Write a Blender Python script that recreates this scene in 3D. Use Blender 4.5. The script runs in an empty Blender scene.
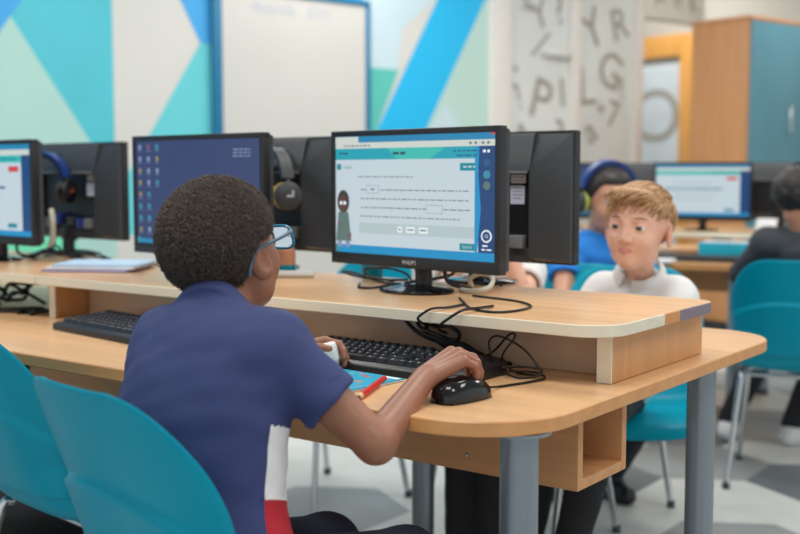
import bpy, bmesh, math, random
import numpy as np
from mathutils import Vector, Matrix
random.seed(7); RNG = np.random.RandomState(11)
SC = bpy.context.scene; COL = SC.collection
PI = math.pi
V = lambda *a: np.array(a, float)

# ---------------------------------------------------------------- materials
def lin(c):
    return tuple(((x/255)/12.92 if x/255 <= .04045 else ((x/255+.055)/1.055)**2.4) for x in c)
MATS = {}
def mat(name, rgb, rough=.5, metal=0., var=.06, scale=20., stretch=(1,1,1), bump=0., spec=.5, emit=None, estr=1., sss=0., trans=0., alpha=1., coat=0., detail=3.):
    if name in MATS: return MATS[name]
    m = bpy.data.materials.new(name); m.use_nodes = True; nt = m.node_tree; N = nt.nodes; L = nt.links
    b = N['Principled BSDF']; c = lin(rgb)
    b.inputs['Roughness'].default_value = rough; b.inputs['Metallic'].default_value = metal
    b.inputs['Specular IOR Level'].default_value = spec
    if coat: b.inputs['Coat Weight'].default_value = coat
    tc = N.new('ShaderNodeTexCoord'); mp = N.new('ShaderNodeMapping'); mp.inputs['Scale'].default_value = stretch
    L.new(tc.outputs['Object'], mp.inputs['Vector'])
    no = N.new('ShaderNodeTexNoise'); no.inputs['Scale'].default_value = scale; no.inputs['Detail'].default_value = detail
    L.new(mp.outputs['Vector'], no.inputs['Vector'])
    cr = N.new('ShaderNodeValToRGB'); e = cr.color_ramp.elements
    e[0].position = .3; e[1].position = .7
    e[0].color = tuple(max(0, x*(1-var)) for x in c)+(1,); e[1].color = tuple(min(1, x*(1+var)) for x in c)+(1,)
    L.new(no.outputs['Fac'], cr.inputs['Fac'])
    if emit is None:
        L.new(cr.outputs['Color'], b.inputs['Base Color'])
    else:
        b.inputs['Base Color'].default_value = (.01, .01, .012, 1)
        L.new(cr.outputs['Color'], b.inputs['Emission Color']); b.inputs['Emission Strength'].default_value = emit
    if bump:
        bp_ = N.new('ShaderNodeBump'); bp_.inputs['Strength'].default_value = bump; bp_.inputs['Distance'].default_value = .002
        L.new(no.outputs['Fac'], bp_.inputs['Height']); L.new(bp_.outputs['Normal'], b.inputs['Normal'])
    if sss:
        b.inputs['Subsurface Weight'].default_value = sss; b.inputs['Subsurface Radius'].default_value = (.008, .003, .0015); b.inputs['Subsurface Scale'].default_value = .5
    if trans: b.inputs['Transmission Weight'].default_value = trans
    if alpha < 1: b.inputs['Alpha'].default_value = alpha
    MATS[name] = m; return m

def wood(name, rgb, axis='x', rough=.38, var=.10):
    st = {'x': (.6, 14, 14), 'y': (14, .6, 14), 'z': (14, 14, .6)}[axis]
    return mat(name, rgb, rough, var=var, scale=2.2, stretch=st, detail=5)

M_TOP = wood('desk_beech_laminate', (226, 181, 134), 'x', .28)
M_EDGE = wood('desk_beech_edging', (208, 150, 94), 'x', .36)
M_SPINE = wood('desk_trough_beech', (200, 146, 98), 'x', .5)
M_BACKP = wood('taupe_back_laminate', (204, 178, 152), 'x', .22, .06)
M_PALE = wood('pale_grey_oak_edging', (226, 218, 196), 'x', .45, .05)
M_PANEL = wood('end_panel_beech', (204, 150, 100), 'z', .42)
M_PLUM = wood('plum_grey_edging', (126, 112, 124), 'y', .45, .05)
M_ORANGE = wood('orange_edging', (206, 142, 84), 'y', .45, .05)
M_STEEL = mat('grey_painted_steel', (140, 150, 158), .32, metal=.55, var=.04, scale=6)
M_CHROME = mat('chrome_tube', (205, 208, 210), .18, metal=1., var=.02)
M_TEAL = mat('teal_plastic', (0, 150, 176), .36, spec=.18, var=.04, scale=5, bump=.05)
M_BLACK = mat('black_plastic', (26, 27, 30), .38, var=.1, scale=60, bump=.05)
M_GLOSS = mat('gloss_black_plastic', (14, 15, 18), .1, var=.1)
M_DGREY = mat('charcoal_plastic', (58, 61, 65), .5, var=.06, scale=80, bump=.08)
M_MGREY = mat('grey_plastic', (118, 122, 126), .4, var=.05)
M_KEY = mat('keycap_black', (40, 44, 50), .4, var=.1)
M_CABLE = mat('black_cable_rubber', (17, 17, 19), .4, var=.1)
M_WHITE = mat('white_plastic', (226, 228, 224), .35, var=.02)
M_WHITECABLE = mat('off_white_cable', (214, 208, 190), .45, var=.03)
M_PAPER = mat('white_paper', (232, 234, 236), .7, var=.02)
M_DARKIN = mat('dark_recess', (12, 12, 14), .7)

# ---------------------------------------------------------------- mesh builder
class B:
    def __init__(s): s.v = []; s.f = []; s.m = []; s.mats = []
    def mi(s, m):
        if m not in s.mats: s.mats.append(m)
        return s.mats.index(m)
    def add(s, vs, fs, m):
        o = len(s.v); k = s.mi(m); s.v += [tuple(map(float, p)) for p in vs]
        for f in fs: s.f.append(tuple(i+o for i in f)); s.m.append(k)
        return s
    def box(s, c, d, m, rot=0., bev=0., R=None):
        c = V(*c); x, y, z = (V(*d)/2)
        bm = bmesh.new(); bmesh.ops.create_cube(bm, size=1)
        for q in bm.verts: q.co = Vector((q.co.x*2*x, q.co.y*2*y, q.co.z*2*z))
        if bev: bmesh.ops.bevel(bm, geom=list(bm.edges), offset=min(bev, .49*min(d)), segments=3, affect='EDGES', profile=.5)
        M = Matrix(R) if R is not None else Matrix.Rotation(rot, 3, 'Z')
        s.add([tuple(M @ q.co + Vector(c)) for q in bm.verts], [[q.index for q in f.verts] for f in bm.faces], m); bm.free(); return s
    def tube(s, pts, r, m, n=8, smooth=True, cap=True):
        P = [V(*p) for p in pts]
        if smooth and len(P) > 2:
            Q = []
            for i in range(len(P)-1):
                a, b_, c, d = P[max(i-1, 0)], P[i], P[i+1], P[min(i+2, len(P)-1)]
                for k in range(6):
                    t = k/6; Q.append(.5*((2*b_)+(-a+c)*t+(2*a-5*b_+4*c-d)*t*t+(-a+3*b_-3*c+d)*t**3))
            P = Q+[P[-1]]
        R = r if hasattr(r, '__len__') else [r]*len(P)
        if len(R) != len(P): R = np.interp(np.linspace(0, 1, len(P)), np.linspace(0, 1, len(R)), R)
        vs = []; fs = []; up = None
        for i, p in enumerate(P):
            t = P[min(i+1, len(P)-1)]-P[max(i-1, 0)]; t = t/(np.linalg.norm(t)+1e-12)
            if up is None: up = V(0, 0, 1) if abs(t[2]) < .9 else V(1, 0, 0)
            a = np.cross(t, up); a /= np.linalg.norm(a)+1e-12; b_ = np.cross(a, t); up = b_
            for k in range(n):
                an = 2*PI*k/n; vs.append(p+R[i]*(math.cos(an)*a+math.sin(an)*b_))
        for i in range(len(P)-1):
            for k in range(n): fs.append((i*n+k, i*n+(k+1) % n, (i+1)*n+(k+1) % n, (i+1)*n+k))
        if cap: fs += [tuple(range(n))[::-1], tuple((len(P)-1)*n+k for k in range(n))]
        return s.add(vs, fs, m)
    def lathe(s, prof, c, m, n=28, sx=1., sy=1., R=None):
        vs = []; fs = []; c = V(*c)
        for (r, z) in prof:
            for k in range(n):
                a = 2*PI*k/n; q = Vector((r*math.cos(a)*sx, r*math.sin(a)*sy, z))
                if R is not None: q = R @ q
                vs.append(V(*q)+c)
        for i in range(len(prof)-1):
            for k in range(n): fs.append((i*n+k, i*n+(k+1) % n, (i+1)*n+(k+1) % n, (i+1)*n+k))
        fs += [tuple(range(n))[::-1], tuple((len(prof)-1)*n+k for k in range(n))]
        return s.add(vs, fs, m)
    def prism(s, outline, z0, z1, mtop, mside=None, sidef=None, ease=.0015):
        # outline: CCW (x, y); tiny eased rim so edges catch light
        mside = mside or mtop; n = len(outline); c = np.mean(np.array(outline), 0)
        O = np.array(outline); nx = np.roll(O, -1, 0)-np.roll(O, 1, 0); nr = np.stack([nx[:, 1], -nx[:, 0]], 1); nr /= np.linalg.norm(nr, axis=1)[:, None]+1e-9
        I = O-nr*ease
        rings = [(I, z0), (O, z0+ease), (O, z1-ease), (I, z1)]
        vs = [(p[0], p[1], z) for q, z in rings for p in q]
        s.add(vs, [tuple(3*n+k for k in range(n))], mtop); o = len(s.v)-4*n
        k0 = s.mi(mside); s.f.append(tuple(o+k for k in range(n))[::-1]); s.m.append(k0)
        for r in range(3):
            for k in range(n):
                j = (k+1) % n; mm = sidef((O[k]+O[j])/2) if sidef else mside
                s.f.append((o+r*n+k, o+r*n+j, o+(r+1)*n+j, o+(r+1)*n+k)); s.m.append(s.mi(mm))
        return s
    def build(s, name, parent=None, smooth=True, angle=40):
        me = bpy.data.meshes.new(name); me.from_pydata(s.v, [], s.f); me.update()
        for m in s.mats: me.materials.append(m)
        me.polygons.foreach_set('material_index', s.m)
        return link(name, me, parent, smooth, angle)

def link(name, me, parent=None, smooth=True, angle=40):
    if smooth:
        me.polygons.foreach_set('use_smooth', [True]*len(me.polygons))
        try: me.set_sharp_from_angle(angle=math.radians(angle))
        except Exception: pass
    me.update()
    o = bpy.data.objects.new(name, me); COL.objects.link(o)
    if parent is not None: o.parent = parent
    return o
def tag(o, label=None, cat=None, group=None, kind=None):
    if label: o['label'] = label
    if cat: o['category'] = cat
    if group: o['group'] = group
    if kind: o['kind'] = kind
    return o
def thing(name, label, cat, loc=(0, 0, 0), rz=0., group=None):
    o = bpy.data.objects.new(name, None); COL.objects.link(o); o.empty_display_size = .05
    o.location = loc; o.rotation_euler = (0, 0, rz); return tag(o, label, cat, group)
def copy_tree(o, parent=None):
    c = o.copy(); COL.objects.link(c)
    if parent is not None: c.parent = parent
    for ch in list(o.children): copy_tree(ch, c)
    return c
def struct(b, name, smooth=True, parent=None):
    return tag(b.build(name, parent, smooth), kind='structure')
def rrect(x0, x1, y0, y1, rad, n=12):
    # corner radii order: (x1,y0),(x1,y1),(x0,y1),(x0,y0) -> CCW outline
    out = []
    for (cx, cy, r, a0) in ((x1, y0, rad[0], -90), (x1, y1, rad[1], 0), (x0, y1, rad[2], 90), (x0, y0, rad[3], 180)):
        px = cx-r if cx == x1 else cx+r; py = cy-r if cy == y1 else cy+r
        if r == 0: out.append((cx, cy)); continue
        for k in range(n+1):
            a = math.radians(a0+90*k/n); out.append((px+r*math.cos(a), py+r*math.sin(a)))
    return out
_tc = {}
def text_geo(txt, size, depth=.0):
    cu = bpy.data.curves.new('t', 'FONT'); cu.body = txt; cu.size = size; cu.extrude = depth; cu.align_x = 'CENTER'; cu.align_y = 'CENTER'
    ob = bpy.data.objects.new('t', cu); COL.objects.link(ob)
    dg = bpy.context.evaluated_depsgraph_get(); me = bpy.data.meshes.new_from_object(ob.evaluated_get(dg))
    vs = [tuple(p.co) for p in me.vertices]; fs = [tuple(p.vertices) for p in me.polygons]
    bpy.data.objects.remove(ob); bpy.data.curves.remove(cu); bpy.data.meshes.remove(me); return vs, fs

# ---------------------------------------------------------------- camera
EYE = 1.087
cam = bpy.data.cameras.new('camera'); co = bpy.data.objects.new('camera', cam); COL.objects.link(co)
cam.sensor_width = 36; cam.lens = 36*1109.69/800; cam.clip_start = .05; cam.clip_end = 60
fw = Vector((-.59562, .79884, -.08421)).normalized()
co.rotation_euler = fw.to_track_quat('-Z', 'Y').to_euler(); co.location = (0, 0, EYE)
cam.dof.use_dof = True; cam.dof.focus_distance = 1.95; cam.dof.aperture_fstop = 2.8
SC.camera = co

# ---------------------------------------------------------------- room
WO = V(-4.956, 3.27, 0); WD = V(.25, .968, 0); WN = V(.968, -.25, 0)
def wp(s, z, off=0.): return tuple(WO+WD*s+WN*off+V(0, 0, z))
CEIL = 3.0
# floor: hexagonal vinyl in three greys
fl = B()
FH = [mat('vinyl_light_grey', (206, 208, 204), .45, var=.05, scale=9, bump=.03), mat('vinyl_mid_grey', (146, 151, 152), .45, var=.05, scale=9, bump=.03), mat('vinyl_dark_grey', (104, 112, 116), .45, var=.05, scale=9, bump=.03)]
side = .285; dx = side*math.sqrt(3); dy = 1.5*side
spec = {(0, 0): 0, (-1, 0): 2, (0, 1): 2, (-1, 1): 1, (0, -1): 1, (-1, -1): 0, (0, 2): 0, (1, 0): 0, (-1, 2): 2, (-2, -1): 0, (-2, 0): 0, (-2, 1): 0, (-3, -1): 0, (-3, 0): 0, (-2, -2): 1, (-3, 1): 1, (-4, 0): 0}
rf = random.Random(3)
for j in range(-15, 22):
    for i in range(-14, 13):
        cx = -1.325+dx*(i+.5*(j % 2)); cy = 3.54+dy*j
        k = spec.get((i, j), rf.choice([0, 0, 0, 1, 1, 2]))
        fl.add([(cx+side*math.cos(math.radians(30+60*q)), cy+side*math.sin(math.radians(30+60*q)), 0) for q in range(6)], [tuple(range(6))], FH[k])
struct(fl, 'floor', False)
# painted mural wall (geometric shapes live in the wall's own mesh)
def edgex(a, b, z):  # s on the line through two (s, z) points at height z
    return a[0]+(b[0]-a[0])*(z-a[1])/(b[1]-a[1])
C_mint = mat('mural_mint', (178, 220, 212), .6, var=.02, scale=2); C_teal = mat('mural_teal', (84, 200, 216), .6, var=.05, scale=2)
C_wht = mat('mural_white', (218, 218, 214), .6, var=.02, scale=2); C_blue = mat('mural_sky_blue', (70, 172, 236), .6, var=.05, scale=2)
C_cyan = mat('mural_bright_cyan', (24, 190, 246), .6, var=.04, scale=2); C_pale = mat('mural_pale_blue', (202, 226, 236), .6, var=.02, scale=2)
C_grn = mat('mural_sea_green', (92, 198, 188), .6, var=.03, scale=2); C_aqua = mat('mural_aqua', (104, 210, 220), .6, var=.04, scale=2); C_gr2 = mat('mural_pale_green', (190, 222, 214), .6, var=.03, scale=2)
wl = B()
wl.add([wp(-5, 0), wp(3.36, 0), wp(3.36, CEIL), wp(-5, CEIL)], [(0, 1, 2, 3)], C_wht)
def shape(pts, m, off=.0015): wl.add([wp(a, b, off) for a, b in pts], [tuple(range(len(pts)))], m)
s0 = .087, 1.87; s1 = .465, 1.294
xl = lambda z: edgex(s0, s1, z)
shape([(-5, 0), (.63, .9), (xl(1.05), 1.05), s0, (-.5, 1.0), (-5, 1.0)], C_mint)
shape([(-5, 1.0), (-.5, 1.0), s0, (xl(2.3), 2.3), (-.2, CEIL), (-5, CEIL)], C_blue)
shape([s0, (xl(1.045), 1.045), (.63, 1.045), (.63, CEIL), (.5, CEIL), (.15, 1.96)], C_teal)
shape([(s0[0], s0[1]), (.15, 1.96), (.5, CEIL), (-.2, CEIL), (xl(2.3), 2.3)], C_blue, .002)
shape([(.4, 1.0), (.63, 1.05), (.63, 0), (-.4, 0)], C_mint, .001)
tip = (1.152, 1.815); a = (1.032, 2.041); b_ = (.836, 1.302)
e1 = lambda z: edgex(tip, a, z); e2 = lambda z: edgex(tip, b_, z)
shape([tip, (2.3, 1.81), (2.3, CEIL), (e1(CEIL), CEIL)], C_blue)
shape([tip, (e2(.75), .75), (1.45, .75), (1.45, 1.81)], C_aqua)
shape([(2.3, 1.75), (2.575, 1.747), (2.60, 2.0), (2.93, 2.26), (2.93, CEIL), (2.3, CEIL)], C_pale)
shape([(2.25, 1.335), (2.387, 1.335), (2.58, 1.747), (2.25, 1.75)], C_grn)
dA = (2.387, 1.335); dB = (2.903, 2.219); eA = (2.793, 1.344); eB = (3.333, 2.261)
shape([(edgex(dA, dB, .9), .9), (edgex(eA, eB, .9), .9), (edgex(eA, eB, CEIL), CEIL), (edgex(dA, dB, CEIL), CEIL)], C_cyan, .002)
shape([(edgex(eA, eB, .9), .9), (3.36, .9), (3.36, 2.3), (edgex(eA, eB, 2.3), 2.3)], C_gr2)
shape([(2.98, 1.55), (3.2, 1.3), (2.75, 1.25)], C_pale, .0025)
shape([(-.6, .55), (.43, .55), (.38, .88), (-.6, .88)], mat('mural_bright_mint', (122, 232, 188), .6, var=.03, scale=2), .0025)
struct(wl, 'wall_left', False)
# glazed partition continuing the wall line
C_frame = mat('white_frame_paint', (232, 230, 224), .45, var=.02)
def post(name, s, wd, z0=0, z1=CEIL, dp=.09):
    b = B(); ang = math.atan2(WD[1], WD[0]); c = wp(s, (z0+z1)/2, -.0); b.box(c, (wd, dp, z1-z0), C_frame, rot=ang, bev=.006); return struct(b, name)
post('trim_1', 3.455, .19); post('trim_2', 4.213, .10); post('trim_3', 4.925, .09)
C_glass = mat('frosted_white_glass', (224, 230, 228), .3, var=.04, scale=3); C_let = mat('taupe_glass_lettering', (164, 161, 152), .5, var=.06)
def glassp(name, sa, sb):
    b = B(); ang = math.atan2(WD[1], WD[0]); b.box(wp((sa+sb)/2, CEIL/2), (sb-sa, .012, CEIL), C_glass, rot=ang); return tag(b.build(name, None, False), kind='structure')
g1 = glassp('window_1', 3.55, 4.163); g2 = glassp('window_2', 4.263, 4.88)
def wtext(parent, txt, s, z, size, rot, name='glass_lettering'):
    vs, fs = text_geo(txt, size); b = B(); c_, s_ = math.cos(rot), math.sin(rot)
    b.add([wp(s+(x*c_-y*s_), z+(x*s_+y*c_), .012) for x, y, _ in vs], fs, C_let); o = b.build(name, parent, False); return o
for (t, s, z, sz, r) in (('P', 3.87, 1.60, .42, -.28), ('/', 3.86, 1.99, .34, -.55), ('1', 4.10, 1.66, .30, .1), (':', 3.62, 1.78, .35, 0), ('!', 3.66, 1.6, .2, .2), ('Y', 3.86, 2.2, .28, .4), ('?', 4.06, 2.25, .3, .2), ('%', 3.72, 2.28, .2, 0), ('A', 3.70, 1.33, .3, .3), ('3', 4.05, 1.36, .3, -.3)): wtext(g1, t, s, z, sz, r)
for (t, s, z, sz, r) in (('Y', 4.42, 2.14, .4, .5), ('L', 4.36, 1.72, .42, .1), ('G', 4.62, 1.85, .38, -.4), ('+', 4.52, 1.56, .2, 0), ('a', 4.40, 1.40, .3, .6), ('R', 4.72, 2.2, .34, .3), ('7', 4.66, 1.52, .3, -.2), ('?', 4.75, 1.72, .24, .2)): wtext(g2, t, s, z, sz, r)
hb = B(); hb.box(wp(4.02, 1.945, .045), (.27, .035, .05), M_WHITE, rot=math.atan2(WD[1], WD[0]), bev=.01); hb.build('door_closer', g1)
# bulkhead past the partition, hung below the ceiling, with the same lettering
b = B(); ang = math.atan2(WD[1], WD[0]); b.box(wp(5.34, 2.64), (.74, .12, .72), mat('bulkhead_white', (226, 226, 218), .5, var=.03), rot=ang, bev=.008); bk = struct(b, 'trim_4')
for (t, s, z, sz, r) in (('A', 5.12, 2.44, .2, .3), ('e', 5.36, 2.46, .22, -.3), ('K', 5.56, 2.42, .2, .2)):
    vs, fs = text_geo(t, sz); q = B(); c_, s_ = math.cos(r), math.sin(r); q.add([wp(s+(x*c_-y*s_), z+(x*s_+y*c_), .062) for x, y, _ in vs], fs, C_let); q.build('bulkhead_lettering', bk, False)
# back wall with the glazed door
def bp_(t, z, off=0.): return tuple(WO+WD*(6.6-off)+WN*t+V(0, 0, z))
C_back = mat('back_wall_paint', (196, 192, 182), .6, var=.03, scale=2)
b = B(); b.add([bp_(-3, 0), bp_(6, 0), bp_(6, CEIL), bp_(-3, CEIL)], [(0, 1, 2, 3)], C_back); struct(b, 'wall_back', False)
C_door = wood('orange_beech_door', (222, 160, 78), 'z', .4)
nang = math.atan2(WN[1], WN[0])
d1 = B()
DT = (-1.12, -.60)   # door span along the back wall
for (t0, t1, z0, z1) in ((DT[0]-.3, DT[0]-.2, 0, 2.36), (DT[1]-.20, DT[1], 0, 2.36), (DT[0]-.2, DT[1]-.20, 2.16, 2.36), (DT[0]-.2, DT[1]-.20, 0, .3)):
    d1.box(bp_((t0+t1)/2, (z0+z1)/2, .05), (t1-t0, .06, z1-z0), C_door, rot=nang, bev=.006)
D1 = struct(d1, 'door_1')
b = B(); b.box(bp_((DT[0]-.2+DT[1]-.20)/2, 1.2, .05), (DT[1]-.20-DT[0]+.2, .02, 1.8), mat('door_glass_pale', (206, 216, 220), .2, var=.08, scale=4), rot=nang); b.build('glass_pane', D1)
vs, fs = text_geo('C', .7); b = B(); b.add([bp_(DT[0]+.1-x, 1.6+y, .066) for x, y, _ in vs], [f[::-1] for f in fs], C_let); b.build('glass_lettering', D1, False)
b = B(); b.box(bp_(DT[1]+.07, 1.12, .07), (.06, .1, 2.24), mat('dark_blue_post', (52, 62, 78), .4), rot=nang); struct(b, 'trim_5')
# ceiling
b = B(); b.add([(-8, -5, CEIL), (5, -5, CEIL), (5, 12, CEIL), (-8, 12, CEIL)], [(3, 2, 1, 0)], mat('ceiling_tile_white', (226, 226, 222), .8, var=.02)); struct(b, 'ceiling', False)

# whiteboard
wb = thing('whiteboard', 'large white board in a dark blue frame on the painted wall', 'whiteboard', wp(1.78, 1.1))
def local(o, b):   # convert builder world coords to coords local to an unrotated thing
    L = V(*o.location); b.v = [tuple(V(*p)-L) for p in b.v]; return b
C_bf = mat('whiteboard_blue_frame', (16, 116, 158), .4, var=.05)
b = B(); b.box(wp(1.775, 1.57, .018), (1.06, .02, 1.12), mat('whiteboard_enamel', (212, 211, 206), .25, var=.015, scale=2), rot=ang); local(wb, b).build('board', wb)
b = B()
for (sa, z, ws, hz) in ((1.245, 1.57, .06, 1.16), (2.31, 1.57, .035, 1.16), (1.78, 2.135, 1.09, .035), (1.78, 1.0, 1.09, .035)):
    b.box(wp(sa, z, .022), (ws, .03, hz), C_bf, rot=ang, bev=.004)
local(wb, b).build('frame', wb)
ink = mat('faded_blue_marker', (186, 192, 208), .6)
rs = random.Random(5); x = 1.47
for wd_ in ('Ananda', 'Kim'):
    vs, fs = text_geo(wd_, .10); w_ = max(p[0] for p in vs)-min(p[0] for p in vs)
    b = B(); b.add([wp(x+w_/2+px+py*.25, 2.045+py+.02*math.sin(px*30)*.2, .0295) for px, py, _ in vs], fs, ink); x += w_+.09; local(wb, b).build('handwritten_word', wb, False)
b = B(); b.box(wp(1.78, .985, .06), (.9, .08, .015), C_bf, rot=ang, bev=.003); local(wb, b).build('pen_tray', wb)

# tall cupboard: beech side, teal doors
cb = thing('tall_cupboard', 'tall beech cupboard with teal doors at the back of the room', 'cupboard', (-2.565, 7.28, 0), ang)
# local x runs along the teal front (away), local -y is the room side
C_cup = wood('cupboard_beech', (206, 146, 96), 'z', .42); C_cd = mat('cupboard_teal_door', (92, 144, 160), .45, var=.06, scale=3)
H = 2.12
b = B(); b.box((.62, .235, H/2+.04), (1.24, .45, H-.08), C_cup, bev=.004); b.build('carcass', cb)
b = B(); b.box((.62, .235, H-.012), (1.26, .475, .024), C_cup, bev=.003); b.build('top_panel', cb)
b = B(); b.box((.62, .25, .04), (1.2, .4, .08), M_DGREY); b.build('plinth', cb)
for k in range(2):
    b = B(); b.box((.315+.61*k, .001, H/2+.03), (.60, .018, H-.12), C_cd, bev=.003); dr = b.build('door', cb)
    b = B(); hx = .315+.61*k+(.13 if k == 0 else -.2); b.tube([(hx, -.008, 1.35), (hx, -.035, 1.36), (hx, -.035, 1.54), (hx, -.008, 1.55)], .008, M_CHROME, smooth=False); b.build('handle', dr)

# ---------------------------------------------------------------- desks
DZ = .72; SZ = .83
def make_desk(name, label, x0, x1, y0, y1, rads, legs, spine):
    t = thing(name, label, 'desk', ((x0+x1)/2, (y0+y1)/2, 0))
    def bld(b, nm, **k): return local(t, b).build(nm, t, **k)
    b = B(); b.prism(rrect(x0, x1, y0, y1, rads, 16), DZ-.024, DZ, M_TOP, M_EDGE, ease=.002); bld(b, 'tabletop')
    for (lx, ly) in legs:
        b = B(); b.lathe([(.030, .012), (.030, DZ-.026)], (lx, ly, 0), M_STEEL, 32); b.lathe([(.05, DZ-.03), (.05, DZ-.0245)], (lx, ly, 0), M_STEEL, 24)
        lg = bld(b, 'leg'); b = B(); b.lathe([(.033, 0), (.033, .018), (.030, .022)], (lx, ly, 0), M_BLACK, 24); fo = local(t, b).build('foot', lg)
    if spine:
        sx0, sx1, sy0, sy1, zb = spine; th = .018; zt = DZ-.025
        b = B()
        b.box(((sx0+sx1)/2, sy0+th/2, (zb+zt)/2), (sx1-sx0, th, zt-zb), M_SPINE, bev=.001)
        b.box(((sx0+sx1)/2, sy1-th/2, (zb+zt)/2), (sx1-sx0, th, zt-zb), M_SPINE, bev=.001)
        b.box(((sx0+sx1)/2, (sy0+sy1)/2, zb+th/2), (sx1-sx0, sy1-sy0-2*th, th), M_SPINE, bev=.001)
        bld(b, 'cable_trough')
        for k in range(3):
            b = B(); b.lathe([(.004, 0), (.004, .003), (.002, .005)], (sx1-.22-.38*k, sy0, zb+.03), M_CHROME, 10, R=Matrix.Rotation(PI/2, 3, 'X')); bld(b, 'screw')
    return t
def make_shelf(name, label, x0, x1, y0, y1, rads, panels, back, banded):
    t = thing(name, label, 'shelf', ((x0+x1)/2, (y0+y1)/2, DZ))
    def bld(b, nm, **k): return local(t, b).build(nm, t, **k)
    def sidem(c):
        if banded and c[0] > x1-.004 and c[1] > y0+.10:
            f = (c[1]-y0)/(y1-y0); return M_PLUM if f > .60 else (M_ORANGE if f > .46 else M_PALE)
        return M_PALE
    ol = rrect(x0, x1, y0, y1, rads, 12)
    # refine the straight right-hand side so the edging colours change where they should
    out = []
    for i, p in enumerate(ol):
        q = ol[(i+1) % len(ol)]; out.append(p)
        if abs(p[0]-x1) < 1e-6 and abs(q[0]-x1) < 1e-6 and q[1]-p[1] > .1:
            for f in (.46, .60): out.append((x1, y0+f*(y1-y0)))
    b = B(); b.prism(out, SZ-.022, SZ, M_TOP, M_PALE, sidem, ease=.0015); bld(b, 'shelf_board')
    for (px, th, ya, yb) in panels:
        b = B(); zt = SZ-.0225; b.box((px, (ya+yb)/2, (DZ+zt)/2+.0005), (th, yb-ya, zt-DZ-.001), M_PANEL, bev=.001)
        b.box((px, ya-.001, (DZ+zt)/2+.0005), (th, .003, zt-DZ-.001), M_PALE); bld(b, 'upright_panel')
    b = B(); b.box(((back[0]+back[1])/2, back[2], (DZ+SZ-.022)/2), (back[1]-back[0], .018, SZ-.023-DZ), M_BACKP, bev=.001); bld(b, 'back_panel')
    return t
make_desk('computer_desk', 'long beech desk with rounded corners the boy in navy sits at', -2.40, -.796, 1.339, 2.539, (.17, .15, 0, 0),
          ((-.857, 1.457), (-.878, 2.25), (-1.69, 2.37), (-1.69, 1.46), (-2.33, 1.46), (-2.33, 2.42)), (-2.36, -.846, 1.63, 1.815, .557))
make_shelf('monitor_shelf', 'low shelf with pale edging raised on the desk under the middle monitors', -2.40, -.818, 1.682, 2.178, (.075, .05, 0, 0),
           ((-.860, .028, 1.752, 2.164), (-2.386, .024, 1.722, 2.164)), (-2.37, -.875, 1.83), True)
make_desk('computer_desk', 'further beech desk running out of the photo on the left', -4.0, -2.404, 1.339, 2.539, (0, 0, .15, .15),
          ((-2.48, 1.46), (-2.48, 2.42), (-3.9, 1.46), (-3.9, 2.42)), (-3.9, -2.44, 1.63, 1.815, .557))
make_shelf('monitor_shelf', 'low monitor shelf on the left with cables stuffed beneath', -3.98, -2.404, 1.682, 2.178, (0, 0, .05, .05),
           ((-3.9, .024, 1.74, 2.164),), (-3.88, -2.9, 1.86), False)
# ---------------------------------------------------------------- screens
def em(name, rgb, k=.9): return mat('lit_'+name, rgb, .3, emit=k, var=.0)
E_PAGE = em('page_grey', (196, 210, 218)); E_BAR = em('toolbar', (206, 212, 204)); E_TEAL = em('header_teal', (20, 160, 178)); E_TEAL2 = em('header_green', (60, 186, 176))
E_NAVY = em('side_navy', (14, 62, 116)); E_TASK = em('taskbar_blue', (10, 142, 196)); E_TXT = em('page_text', (112, 122, 128)); E_BTN = em('button_teal', (10, 134, 150))
E_WHT = em('white', (230, 238, 242)); E_PANEL = em('answer_strip', (180, 196, 198)); E_RED = em('red', (206, 52, 56)); E_DESK = em('desktop_navy', (48, 60, 104)); E_LINK = em('link_blue', (30, 84, 130))
E_TAB = em('tab_blue', (26, 130, 176)); E_DKTXT = em('dark_text', (30, 70, 84)); E_YEL = em('icon_amber', (150, 130, 84)); E_ICW = em('icon_pale', (128, 146, 176)); E_ICR = em('icon_rust', (120, 84, 90)); E_ICB = em('icon_teal', (50, 140, 160))
E_SK = em('drawn_skin', (92, 58, 44)); E_DRESS = em('drawn_dress', (92, 116, 110)); E_HOOD = em('drawn_hood', (58, 48, 50)); E_BDR = em('box_border', (150, 162, 168)); E_GRNT = em('green_text', (40, 150, 120))

class Screen(B):
    # coordinates: u 0..1 left to right, v 0..1 top to bottom on a W x H screen centred at (0, zc), facing -y
    def __init__(s, W, H, zc, y): super().__init__(); s.W, s.H, s.zc, s.y, s.l = W, H, zc, y, 0
    def xz(s, u, v): return (u-.5)*s.W, s.zc+(.5-v)*s.H
    def rect(s, u0, v0, u1, v1, m, lay=1):
        x0, z0 = s.xz(u0, v1); x1, z1 = s.xz(u1, v0); y = s.y-.00025*lay
        s.add([(x0, y, z0), (x1, y, z0), (x1, y, z1), (x0, y, z1)], [(0, 1, 2, 3)], m)
    def ell(s, u, v, ru, rv, m, lay=2, n=24):
        x, z = s.xz(u, v); y = s.y-.00025*lay
        s.add([(x+ru*s.W*math.cos(2*PI*k/n), y, z+rv*s.H*math.sin(2*PI*k/n)) for k in range(n)], [tuple(range(n))], m)
    def poly(s, pts, m, lay=2):
        y = s.y-.00025*lay; s.add([(s.xz(*p)[0], y, s.xz(*p)[1]) for p in pts], [tuple(range(len(pts)))[::-1]], m)
    def text(s, t, u, v, size, m, lay=3):
        vs, fs = text_geo(t, size); x, z = s.xz(u, v); s.add([(x+a, s.y-.00025*lay, z+b) for a, b, _ in vs], fs, m)
    def words(s, u0, u1, v, h, m, rnd, lay=3):
        u = u0
        while u < u1-.01:
            w = min(rnd.uniform(.012, .045), u1-u); s.rect(u, v-h/2, u+w, v+h/2, m, lay); u += w+.008

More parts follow.
